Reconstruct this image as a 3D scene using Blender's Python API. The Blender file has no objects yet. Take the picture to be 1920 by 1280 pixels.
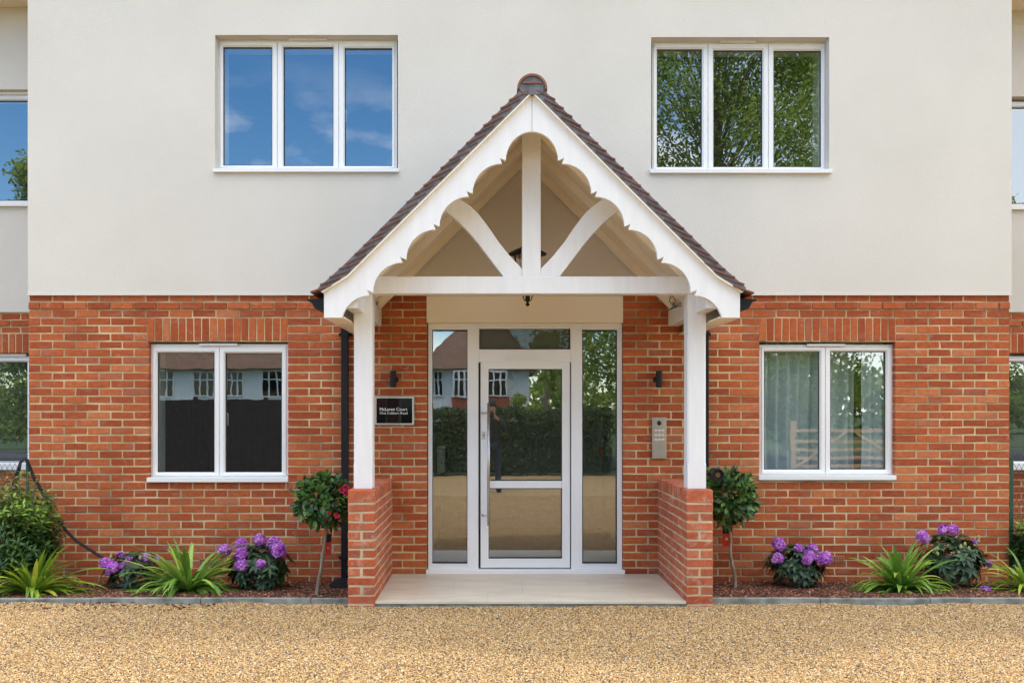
import bpy, bmesh, math, random
from mathutils import Vector, Matrix, noise as mnoise
R = math.radians
PI = math.pi
random.seed(7)
sc = bpy.context.scene
COL = sc.collection

# ------------------------------------------------------------------ camera, sky, sun, exposure
EYE = Vector((0.0, -8.52, 1.546))
F = 1664.0
cam = bpy.data.cameras.new("camera"); cam.sensor_width = 36.0; cam.lens = F / 1920 * 36
cam.shift_x = 35.0 / 1920; cam.shift_y = 132.0 / 1920; cam.clip_end = 2000; cam.clip_start = 0.05
cam_o = bpy.data.objects.new("camera", cam); COL.objects.link(cam_o)
cam_o.location = EYE; cam_o.rotation_euler = (R(90), 0, 0); sc.camera = cam_o
SUN_EL, SUN_AZ = R(66), R(-38)          # sun behind the building, to the left
W = bpy.data.worlds.new("World"); sc.world = W; W.use_nodes = True
nt = W.node_tree; nt.nodes.clear()
o_ = nt.nodes.new('ShaderNodeOutputWorld'); bg = nt.nodes.new('ShaderNodeBackground')
sky = nt.nodes.new('ShaderNodeTexSky'); sky.sky_type = 'NISHITA'; sky.sun_disc = False
sky.sun_elevation = SUN_EL; sky.sun_rotation = SUN_AZ; sky.air_density = 1.0; sky.dust_density = 0.3; sky.ozone_density = 2.0
tc = nt.nodes.new('ShaderNodeTexCoord'); mp = nt.nodes.new('ShaderNodeMapping'); mp.inputs['Scale'].default_value = (1, 1, 2.6)
mp.inputs['Location'].default_value = (0.35, 0.1, 0.25)
nz = nt.nodes.new('ShaderNodeTexNoise'); nz.inputs['Scale'].default_value = 2.6; nz.inputs['Detail'].default_value = 7
nz.inputs['Roughness'].default_value = 0.55
rp = nt.nodes.new('ShaderNodeValToRGB'); rp.color_ramp.elements[0].position = 0.46; rp.color_ramp.elements[1].position = 0.64
mx = nt.nodes.new('ShaderNodeMixRGB'); mx.inputs['Color2'].default_value = (14.5, 14.3, 13.9, 1)
L = nt.links.new
L(tc.outputs['Generated'], mp.inputs['Vector']); L(mp.outputs[0], nz.inputs['Vector']); L(nz.outputs['Fac'], rp.inputs['Fac'])
# broken cloud overhead, clearer and bluer low in the north
sx = nt.nodes.new('ShaderNodeSeparateXYZ'); L(tc.outputs['Generated'], sx.inputs[0])
mr = nt.nodes.new('ShaderNodeMapRange'); mr.interpolation_type = 'SMOOTHSTEP'
mr.inputs['From Min'].default_value = .42; mr.inputs['From Max'].default_value = .85; mr.inputs['To Max'].default_value = .85
L(sx.outputs['Z'], mr.inputs['Value'])
mr2 = nt.nodes.new('ShaderNodeMapRange'); mr2.interpolation_type = 'SMOOTHSTEP'
mr2.inputs['From Min'].default_value = .08; mr2.inputs['From Max'].default_value = .45; mr2.inputs['To Max'].default_value = .55
L(sx.outputs['X'], mr2.inputs['Value'])
mx0 = nt.nodes.new('ShaderNodeMath'); mx0.operation = 'MAXIMUM'; L(mr.outputs[0], mx0.inputs[0]); L(mr2.outputs[0], mx0.inputs[1])
mr3 = nt.nodes.new('ShaderNodeMapRange'); mr3.interpolation_type = 'SMOOTHSTEP'
mr3.inputs['From Min'].default_value = .37; mr3.inputs['From Max'].default_value = .29; mr3.inputs['To Max'].default_value = .75
L(sx.outputs['Z'], mr3.inputs['Value'])
ml3 = nt.nodes.new('ShaderNodeMath'); ml3.operation = 'MULTIPLY'; L(mr3.outputs[0], ml3.inputs[0]); L(rp.outputs['Color'], ml3.inputs[1])
mxx = nt.nodes.new('ShaderNodeMath'); mxx.operation = 'MAXIMUM'; L(mx0.outputs[0], mxx.inputs[0]); L(ml3.outputs[0], mxx.inputs[1])
hs_ = nt.nodes.new('ShaderNodeHueSaturation'); hs_.inputs['Saturation'].default_value = 1.3; hs_.inputs['Value'].default_value = 1.5; L(sky.outputs[0], hs_.inputs['Color'])
L(mxx.outputs[0], mx.inputs['Fac']); L(hs_.outputs[0], mx.inputs['Color1']); L(mx.outputs[0], bg.inputs['Color'])
bg.inputs['Strength'].default_value = 0.15; L(bg.outputs[0], o_.inputs['Surface'])
sun = bpy.data.lights.new("sun", 'SUN'); sun.energy = 1.3; sun.angle = R(5.0); sun.color = (1.0, 0.93, 0.82)
sun_o = bpy.data.objects.new("sun", sun); COL.objects.link(sun_o)
sv = Vector((math.sin(SUN_AZ) * math.cos(SUN_EL), math.cos(SUN_AZ) * math.cos(SUN_EL), math.sin(SUN_EL)))
sun_o.rotation_euler = sv.to_track_quat('Z', 'Y').to_euler(); sun_o.location = (0, 0, 20)
sc.view_settings.view_transform = 'Standard'; sc.view_settings.look = 'None'
sc.view_settings.gamma = 1; sc.view_settings.exposure = 0.80
sc.render.engine = 'CYCLES'
sc.cycles.max_bounces = 8; sc.cycles.diffuse_bounces = 4; sc.cycles.glossy_bounces = 4
sc.cycles.transparent_max_bounces = 12; sc.cycles.transmission_bounces = 6
sc.cycles.caustics_reflective = False; sc.cycles.caustics_refractive = False
sc.cycles.use_denoising = True

def PX(px, D): return (px - 925.0) * D / F           # measured position -> metres, at distance D from the lens
def PZ(py, D): return 1.546 - (py - 772.0) * D / F
DW = 8.52

# ------------------------------------------------------------------ materials
def srgb(r, g, b):
    f = lambda c: ((c / 255 + 0.055) / 1.055) ** 2.4 if c > 10 else c / 255 / 12.92
    return (f(r), f(g), f(b), 1)
def ramp(n, stops):
    cr = n.color_ramp
    while len(cr.elements) < len(stops): cr.elements.new(0.5)
    for e, (p, c) in zip(cr.elements, stops): e.position = p; e.color = c if len(c) == 4 else (*c, 1)
def mat(name, c1, c2=None, scale=8, rough=0.6, bump=0.0, bscale=60, metal=0.0, spec=0.5, stretch=None, rnd=None, detail=6, lo=.3, hi=.7):
    """two-tone noise colour (+ per-piece ramp 'rnd' from the face attribute), noise bump"""
    m = bpy.data.materials.new(name); m.use_nodes = True
    t = m.node_tree; b = t.nodes['Principled BSDF']; N = t.nodes.new; K = t.links.new
    b.inputs['Roughness'].default_value = rough; b.inputs['Metallic'].default_value = metal
    b.inputs['Specular IOR Level'].default_value = spec
    co = N('ShaderNodeTexCoord'); src = co.outputs['Object']
    if stretch:
        g = N('ShaderNodeMapping'); g.inputs['Scale'].default_value = stretch; K(src, g.inputs[0]); src = g.outputs[0]
    n = N('ShaderNodeTexNoise'); n.inputs['Scale'].default_value = scale; n.inputs['Detail'].default_value = detail
    K(src, n.inputs['Vector'])
    r = N('ShaderNodeValToRGB'); K(n.outputs['Fac'], r.inputs['Fac'])
    c2 = c2 or c1
    ramp(r, [(lo, c1), (hi, c2)]); out = r.outputs['Color']
    if rnd:
        a = N('ShaderNodeAttribute'); a.attribute_name = 'rnd'
        rr = N('ShaderNodeValToRGB'); ramp(rr, rnd); K(a.outputs['Fac'], rr.inputs['Fac'])
        mm = N('ShaderNodeMixRGB'); mm.blend_type = 'MULTIPLY'; mm.inputs['Fac'].default_value = 1
        K(rr.outputs['Color'], mm.inputs['Color1']); K(out, mm.inputs['Color2']); out = mm.outputs[0]
    K(out, b.inputs['Base Color'])
    if bump:
        n2 = N('ShaderNodeTexNoise'); n2.inputs['Scale'].default_value = bscale; n2.inputs['Detail'].default_value = 4
        K(src, n2.inputs['Vector']); bp = N('ShaderNodeBump'); bp.inputs['Strength'].default_value = bump; bp.inputs['Distance'].default_value = 0.01
        K(n2.outputs['Fac'], bp.inputs['Height']); K(bp.outputs[0], b.inputs['Normal'])
    return m
M = {}
M['render'] = mat('painted_render', (.655, .615, .55, 1), (.72, .678, .615, 1), scale=.8, rough=.88, bump=.5, bscale=140, detail=10)
M['upvc'] = mat('white_plastic_frame', (.80, .80, .80, 1), (.83, .83, .83, 1), scale=2, rough=.3)
M['paint'] = mat('white_painted_timber', (.80, .80, .805, 1), (.86, .86, .865, 1), scale=3, rough=.5, bump=.15, bscale=18, stretch=(6, 6, 1))
M['cream'] = mat('cream_painted_board', (.86, .78, .64, 1), (.89, .81, .67, 1), scale=2, rough=.7, bump=.1, bscale=60)
M['mortar'] = mat('sand_mortar', (.31, .245, .14, 1), (.68, .54, .32, 1), lo=.34, hi=.60, scale=2.6, rough=.95, bump=.6, bscale=160)
M['mortar_pale'] = mat('pale_sand_mortar', (.44, .34, .20, 1), (.68, .55, .35, 1), scale=5, rough=.95, bump=.6, bscale=160)
M['bed_mortar'] = mat('grey_verge_mortar', (.11, .115, .14, 1), (.21, .22, .25, 1), scale=14, rough=.9, bump=.6, bscale=90)
M['black'] = mat('black_plastic', (.008, .009, .011, 1), (.013, .014, .017, 1), rough=.5, spec=.25)
M['dark_metal'] = mat('black_powder_coated_metal', (.006, .006, .007, 1), (.011, .011, .012, 1), rough=.5, spec=.3)
M['gasket'] = mat('dark_rubber_gasket', (.02, .02, .022, 1), rough=.6)
M['steel'] = mat('brushed_steel', (.50, .47, .44, 1), (.60, .57, .54, 1), scale=60, rough=.35, metal=1, stretch=(1, 1, .05))
M['stone'] = mat('cream_porcelain_paving', (.56, .49, .385, 1), (.69, .615, .50, 1), scale=2.2, rough=.45, bump=.05, stretch=(1, 3, 1), detail=9)
M['kerb'] = mat('grey_concrete_edging', (.12, .13, .115, 1), (.33, .34, .31, 1), scale=9, rough=.9, bump=.5, bscale=80)
M['soil'] = mat('dark_soil', (.02, .012, .008, 1), (.05, .03, .02, 1), scale=30, rough=1, bump=1, bscale=60)
M['bark'] = mat('bark_chippings', (.6, .6, .6, 1), (1, 1, 1, 1), scale=60, rough=.85)
M['trunk'] = mat('grey_brown_bark', (.16, .12, .085, 1), (.34, .28, .21, 1), scale=30, rough=.9, bump=.8, bscale=50, stretch=(1, 1, .3))
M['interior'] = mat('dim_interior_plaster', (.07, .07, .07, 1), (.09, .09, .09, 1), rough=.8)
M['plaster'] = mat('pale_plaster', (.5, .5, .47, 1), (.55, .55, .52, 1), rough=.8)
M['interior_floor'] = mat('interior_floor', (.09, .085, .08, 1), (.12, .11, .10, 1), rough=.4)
M['green_post'] = mat('green_coated_steel', (.006, .05, .03, 1), (.01, .065, .04, 1), rough=.4)
M['wire'] = mat('black_fence_wire', (.02, .025, .022, 1), rough=.5)
M['roof_far'] = mat('brown_roof_tiles', (.13, .075, .05, 1), (.22, .13, .09, 1), scale=5, rough=.9, bump=1, bscale=14)
M['far_white'] = mat('white_painted_house_wall', (.80, .82, .82, 1), (.8, .8, .8, 1), rough=.8)
M['far_red'] = mat('red_hung_tiles', (.30, .07, .04, 1), (.42, .11, .06, 1), scale=10, rough=.8, bump=.8, bscale=14)
M['fence_dark'] = mat('dark_stained_fence_boards', (.018, .017, .016, 1), (.035, .032, .03, 1), scale=10, rough=.8, stretch=(8, 1, .5))
M['fence_brown'] = mat('brown_fence_boards', (.16, .09, .045, 1), (.26, .15, .08, 1), scale=10, rough=.8, stretch=(8, 1, .5))
M['oak'] = mat('pale_gate_timber', (.45, .28, .13, 1), (.62, .42, .22, 1), scale=6, rough=.7, stretch=(.4, 1, 6))
M['grass'] = mat('grass_ground', (.03, .06, .015, 1), (.06, .10, .025, 1), scale=3, rough=1, bump=1, bscale=50)
M['road'] = mat('asphalt', (.045, .045, .047, 1), (.06, .06, .06, 1), scale=20, rough=.9)
M['terracotta'] = mat('terracotta_clay', (.42, .16, .08, 1), (.5, .2, .11, 1), scale=12, rough=.8)
M['tag_red'] = mat('red_plant_label', (.35, .01, .015, 1), (.6, .03, .02, 1), scale=30, rough=.4)
M['tag_yellow'] = mat('yellow_print', (.75, .42, .05, 1), rough=.4)
M['sign_black'] = mat('glossy_black_sign_panel', (.006, .006, .007, 1), rough=.04, spec=.6)
M['letters'] = mat('white_lettering', (.8, .8, .8, 1), rough=.5)
M['white_plastic'] = mat('white_plastic', (.75, .75, .73, 1), rough=.4)
M['lens'] = mat('dark_camera_lens', (.004, .004, .005, 1), rough=.05)
M['bronze'] = mat('bronze_ring', (.20, .12, .05, 1), rough=.3, metal=.8)
M['skin'] = mat('skin', (.45, .26, .18, 1), rough=.5)
M['jacket'] = mat('dark_jacket', (.015, .017, .022, 1), rough=.8)
M['jeans'] = mat('dark_trousers', (.02, .025, .04, 1), rough=.8)
M['hair'] = mat('dark_hair', (.02, .014, .01, 1), rough=.6)
M['grille'] = mat('dark_grid', (.02, .025, .03, 1), rough=.5)
M['white_board'] = mat('white_letter_box_metal', (.42, .43, .40, 1), rough=.4)
M['sign_red'] = mat('red_notice', (.5, .03, .03, 1), rough=.5)
M['sign_green'] = mat('green_notice', (.02, .3, .12, 1), rough=.5)

def brick_mat(name, tones, eff=.595):
    m = mat(name, (.80, .78, .76, 1), (1.12, 1.1, 1.1, 1), scale=26, rough=.9, bump=.55, bscale=130, rnd=tones, detail=8)
    t = m.node_tree; b = t.nodes['Principled BSDF']; N = t.nodes.new; K = t.links.new
    old = b.inputs['Base Color'].links[0].from_socket
    co = N('ShaderNodeTexCoord')
    # streaky drag marks
    mpp = N('ShaderNodeMapping'); mpp.inputs['Scale'].default_value = (6, 6, 60); K(co.outputs['Object'], mpp.inputs[0])
    n3 = N('ShaderNodeTexNoise'); n3.inputs['Scale'].default_value = 3; n3.inputs['Detail'].default_value = 5; K(mpp.outputs[0], n3.inputs['Vector'])
    r3 = N('ShaderNodeValToRGB'); ramp(r3, [(.35, (.82, .8, .8)), (.6, (1, 1, 1))]); K(n3.outputs['Fac'], r3.inputs['Fac'])
    m3 = N('ShaderNodeMixRGB'); m3.blend_type = 'MULTIPLY'; m3.inputs['Fac'].default_value = .7
    K(old, m3.inputs['Color1']); K(r3.outputs[0], m3.inputs['Color2'])
    # efflorescence / mortar smears in small irregular patches
    n4 = N('ShaderNodeTexNoise'); n4.inputs['Scale'].default_value = 9; n4.inputs['Detail'].default_value = 10; n4.inputs['Roughness'].default_value = .72
    K(co.outputs['Object'], n4.inputs['Vector'])
    r4 = N('ShaderNodeValToRGB'); ramp(r4, [(eff, (0, 0, 0)), (eff + .16, (.65, .65, .65))]); K(n4.outputs['Fac'], r4.inputs['Fac'])
    m4 = N('ShaderNodeMixRGB'); K(r4.outputs[0], m4.inputs['Fac']); K(m3.outputs[0], m4.inputs['Color1']); m4.inputs['Color2'].default_value = (.56, .42, .34, 1)
    # purplish kiss-mark patches inside some bricks
    n5 = N('ShaderNodeTexNoise'); n5.inputs['Scale'].default_value = 5.5; n5.inputs['Detail'].default_value = 3
    mp5 = N('ShaderNodeMapping'); mp5.inputs['Scale'].default_value = (1, 1, 2.6); K(co.outputs['Object'], mp5.inputs[0]); K(mp5.outputs[0], n5.inputs['Vector'])
    r5 = N('ShaderNodeValToRGB'); ramp(r5, [(.55, (0, 0, 0)), (.66, (.6, .6, .6))]); K(n5.outputs['Fac'], r5.inputs['Fac'])
    m5 = N('ShaderNodeMixRGB'); K(r5.outputs[0], m5.inputs['Fac']); K(m3.outputs[0], m5.inputs['Color1']); m5.inputs['Color2'].default_value = (.36, .13, .075, 1)
    K(m5.outputs[0], m4.inputs['Color1'])
    K(m4.outputs[0], b.inputs['Base Color'])
    return m
M['brick'] = brick_mat('red_facing_brick', [(0, (.35, .070, .018)), (.3, (.42, .088, .022)), (.6, (.47, .107, .028)), (.85, (.53, .138, .038)), (.96, (.58, .20, .072)), (1, (.37, .10, .05))])
M['brick_pier'] = brick_mat('red_facing_brick_pier', [(0, (.44, .095, .036)), (.5, (.52, .12, .045)), (.85, (.58, .165, .075)), (1, (.38, .10, .05))], eff=.52)
M['tile'] = mat('brown_clay_roof_tile', (.8, .8, .8, 1), (1.1, 1.1, 1.1, 1), scale=20, rough=.8, bump=.3, bscale=90, rnd=[(0, (.15, .065, .045)), (.5, (.23, .095, .062)), (1, (.12, .065, .05))])
M['tile_edge'] = mat('red_clay_tile', (.21, .085, .055, 1), (.28, .12, .08, 1), scale=20, rough=.8, bump=.2)

def leaf_mat(name, stops, rough=.38, trans=.25):
    m = bpy.data.materials.new(name); m.use_nodes = True
    t = m.node_tree; b = t.nodes['Principled BSDF']; N = t.nodes.new; K = t.links.new
    a = N('ShaderNodeAttribute'); a.attribute_name = 'rnd'
    r = N('ShaderNodeValToRGB'); ramp(r, stops); K(a.outputs['Fac'], r.inputs['Fac'])
    co = N('ShaderNodeTexCoord'); n = N('ShaderNodeTexNoise'); n.inputs['Scale'].default_value = 40; K(co.outputs['Object'], n.inputs['Vector'])
    h = N('ShaderNodeHueSaturation'); K(r.outputs[0], h.inputs['Color'])
    mr = N('ShaderNodeMapRange'); mr.inputs['To Min'].default_value = .7; mr.inputs['To Max'].default_value = 1.3
    K(n.outputs['Fac'], mr.inputs['Value']); K(mr.outputs[0], h.inputs['Value'])
    K(h.outputs[0], b.inputs['Base Color']); b.inputs['Roughness'].default_value = rough
    tr = N('ShaderNodeBsdfTranslucent'); K(h.outputs[0], tr.inputs['Color'])
    ms = N('ShaderNodeMixShader'); ms.inputs[0].default_value = trans; K(b.outputs[0], ms.inputs[1]); K(tr.outputs[0], ms.inputs[2])
    K(ms.outputs[0], t.nodes['Material Output'].inputs['Surface'])
    return m
M['leaf_dark'] = leaf_mat('dark_glossy_leaf', [(0, (.02, .06, .016)), (.5, (.05, .13, .028)), (.85, (.10, .23, .04)), (1, (.22, .32, .06))], rough=.3)
M['leaf_rhodo'] = leaf_mat('rhododendron_leaf', [(0, (.015, .04, .02)), (.6, (.035, .085, .035)), (1, (.10, .17, .05))], rough=.4)
M['leaf_strap'] = leaf_mat('strap_leaf', [(0, (.11, .24, .035)), (.5, (.25, .45, .06)), (.85, (.42, .60, .10)), (1, (.55, .56, .13))], rough=.4, trans=.3)
M['leaf_strap_yellow'] = leaf_mat('yellow_green_strap_leaf', [(0, (.15, .27, .03)), (.5, (.32, .48, .04)), (.85, (.50, .62, .06)), (1, (.60, .55, .09))], rough=.4, trans=.3)
M['leaf_shrub'] = leaf_mat('shrub_leaf', [(0, (.02, .06, .014)), (.5, (.05, .12, .02)), (.75, (.15, .28, .035)), (1, (.36, .50, .06))], rough=.35)
M['leaf_tree'] = leaf_mat('tree_leaf', [(0, (.13, .20, .035)), (.5, (.29, .40, .07)), (1, (.50, .58, .16))], rough=.8, trans=.5)
M['leaf_hedge'] = leaf_mat('hedge_leaf', [(0, (.02, .045, .012)), (.6, (.05, .09, .02)), (1, (.16, .20, .06))], rough=.5, trans=.2)
M['petal_purple'] = leaf_mat('purple_petal', [(0, (.36, .06, .46)), (.5, (.58, .17, .68)), (1, (.82, .48, .86))], rough=.6, trans=.35)
M['petal_pink'] = leaf_mat('pink_petal', [(0, (.45, .01, .06)), (.6, (.70, .03, .12)), (1, (.85, .15, .25))], rough=.5, trans=.3)
M['bud'] = leaf_mat('pale_green_bud', [(0, (.35, .40, .14)), (1, (.60, .58, .28))], rough=.6)

def glass_mat(name, refl=.22, tint=(.90, .93, .93, 1), wave=.014):
    m = bpy.data.materials.new(name); m.use_nodes = True
    t = m.node_tree; t.nodes.clear(); N = t.nodes.new; K = t.links.new
    out = N('ShaderNodeOutputMaterial'); tr = N('ShaderNodeBsdfTransparent'); tr.inputs[0].default_value = tint
    gl = N('ShaderNodeBsdfGlossy'); gl.inputs['Roughness'].default_value = 0.0; gl.inputs['Color'].default_value = (.97, 1, 1, 1)
    lw = N('ShaderNodeLayerWeight'); lw.inputs['Blend'].default_value = .25
    mr = N('ShaderNodeMapRange'); mr.inputs['To Min'].default_value = refl; mr.inputs['To Max'].default_value = .95
    K(lw.outputs['Fresnel'], mr.inputs['Value']); mr.inputs['From Min'].default_value = 0.02
    ge = N('ShaderNodeNewGeometry'); sb_ = N('ShaderNodeMath'); sb_.operation = 'SUBTRACT'; sb_.inputs[0].default_value = 1; K(ge.outputs['Backfacing'], sb_.inputs[1])
    mu = N('ShaderNodeMath'); mu.operation = 'MULTIPLY'; K(mr.outputs[0], mu.inputs[0]); K(sb_.outputs[0], mu.inputs[1])
    ms = N('ShaderNodeMixShader'); K(mu.outputs[0], ms.inputs[0]); K(tr.outputs[0], ms.inputs[1]); K(gl.outputs[0], ms.inputs[2])
    co = N('ShaderNodeTexCoord'); n = N('ShaderNodeTexNoise'); n.inputs['Scale'].default_value = 3.2; n.inputs['Detail'].default_value = 2
    K(co.outputs['Object'], n.inputs['Vector']); bp = N('ShaderNodeBump'); bp.inputs['Strength'].default_value = wave; bp.inputs['Distance'].default_value = .02
    K(n.outputs['Fac'], bp.inputs['Height']); K(bp.outputs[0], gl.inputs['Normal'])
    K(ms.outputs[0], out.inputs['Surface']); return m
M['glass'] = glass_mat('window_glass', .27)
M['glass_obscure'] = glass_mat('transom_glass', .08, tint=(.55, .62, .56, 1))
_t = M['glass_obscure'].node_tree; _o = [n for n in _t.nodes if n.type == 'OUTPUT_MATERIAL'][0]; _src = _o.inputs['Surface'].links[0].from_socket
_d = _t.nodes.new('ShaderNodeBsdfDiffuse'); _d.inputs[0].default_value = (.13, .145, .115, 1)
_m = _t.nodes.new('ShaderNodeMixShader'); _m.inputs[0].default_value = .55; _t.links.new(_src, _m.inputs[1]); _t.links.new(_d.outputs[0], _m.inputs[2]); _t.links.new(_m.outputs[0], _o.inputs['Surface'])

def sheer_mat():
    m = bpy.data.materials.new('sheer_curtain_fabric'); m.use_nodes = True
    t = m.node_tree; t.nodes.clear(); N = t.nodes.new; K = t.links.new
    out = N('ShaderNodeOutputMaterial'); tr = N('ShaderNodeBsdfTransparent')
    d = N('ShaderNodeBsdfDiffuse'); d.inputs[0].default_value = (.84, .93, .98, 1); tl = N('ShaderNodeBsdfTranslucent'); tl.inputs[0].default_value = (.6, .66, .72, 1)
    a = N('ShaderNodeMixShader'); a.inputs[0].default_value = .3; K(d.outputs[0], a.inputs[1]); K(tl.outputs[0], a.inputs[2])
    b = N('ShaderNodeMixShader'); b.inputs[0].default_value = .93; K(tr.outputs[0], b.inputs[1]); K(a.outputs[0], b.inputs[2])
    K(b.outputs[0], out.inputs['Surface']); return m
M['sheer'] = sheer_mat()

def gravel_mat(name, instanced):
    m = bpy.data.materials.new(name); m.use_nodes = True
    t = m.node_tree; b = t.nodes['Principled BSDF']; N = t.nodes.new; K = t.links.new
    r = N('ShaderNodeValToRGB')
    ramp(r, [(0, (.05, .045, .045)), (.10, (.12, .10, .09)), (.22, (.27, .15, .055)), (.40, (.43, .26, .095)), (.58, (.54, .36, .155)),
             (.74, (.38, .18, .045)), (.88, (.62, .46, .22)), (1, (.70, .57, .37))])
    if instanced:
        oi = N('ShaderNodeObjectInfo'); K(oi.outputs['Random'], r.inputs['Fac'])
        co = N('ShaderNodeTexCoord'); n = N('ShaderNodeTexNoise'); n.inputs['Scale'].default_value = 1.5; K(co.outputs['Object'], n.inputs['Vector'])
        mm = N('ShaderNodeMixRGB'); mm.blend_type = 'MULTIPLY'; mm.inputs['Fac'].default_value = .5; K(r.outputs[0], mm.inputs['Color1']); K(n.outputs['Fac'], mm.inputs['Color2'])
        K(r.outputs[0], b.inputs['Base Color'])
    else:
        co = N('ShaderNodeTexCoord'); v = N('ShaderNodeTexVoronoi'); v.inputs['Scale'].default_value = 60; K(co.outputs['Object'], v.inputs['Vector'])
        sp = N('ShaderNodeSeparateColor'); K(v.outputs['Color'], sp.inputs[0]); K(sp.outputs[0], r.inputs['Fac'])
        K(r.outputs[0], b.inputs['Base Color'])
        bp = N('ShaderNodeBump'); bp.inputs['Strength'].default_value = .8; bp.inputs['Distance'].default_value = .01; bp.invert = True
        K(v.outputs['Distance'], bp.inputs['Height']); K(bp.outputs[0], b.inputs['Normal'])
    b.inputs['Roughness'].default_value = .75
    return m
M['gravel_base'] = gravel_mat('golden_gravel_ground', False)
M['gravel'] = gravel_mat('golden_gravel_stone', True)
def chip_mat():
    m = bpy.data.materials.new('bark_chip'); m.use_nodes = True
    t = m.node_tree; b = t.nodes['Principled BSDF']; N = t.nodes.new; K = t.links.new
    r = N('ShaderNodeValToRGB'); ramp(r, [(0, (.02, .009, .006)), (.35, (.07, .025, .013)), (.7, (.17, .06, .03)), (.9, (.30, .12, .06)), (1, (.45, .24, .14))])
    oi = N('ShaderNodeObjectInfo'); K(oi.outputs['Random'], r.inputs['Fac']); K(r.outputs[0], b.inputs['Base Color']); b.inputs['Roughness'].default_value = .85
    return m
M['chip'] = chip_mat()

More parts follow.
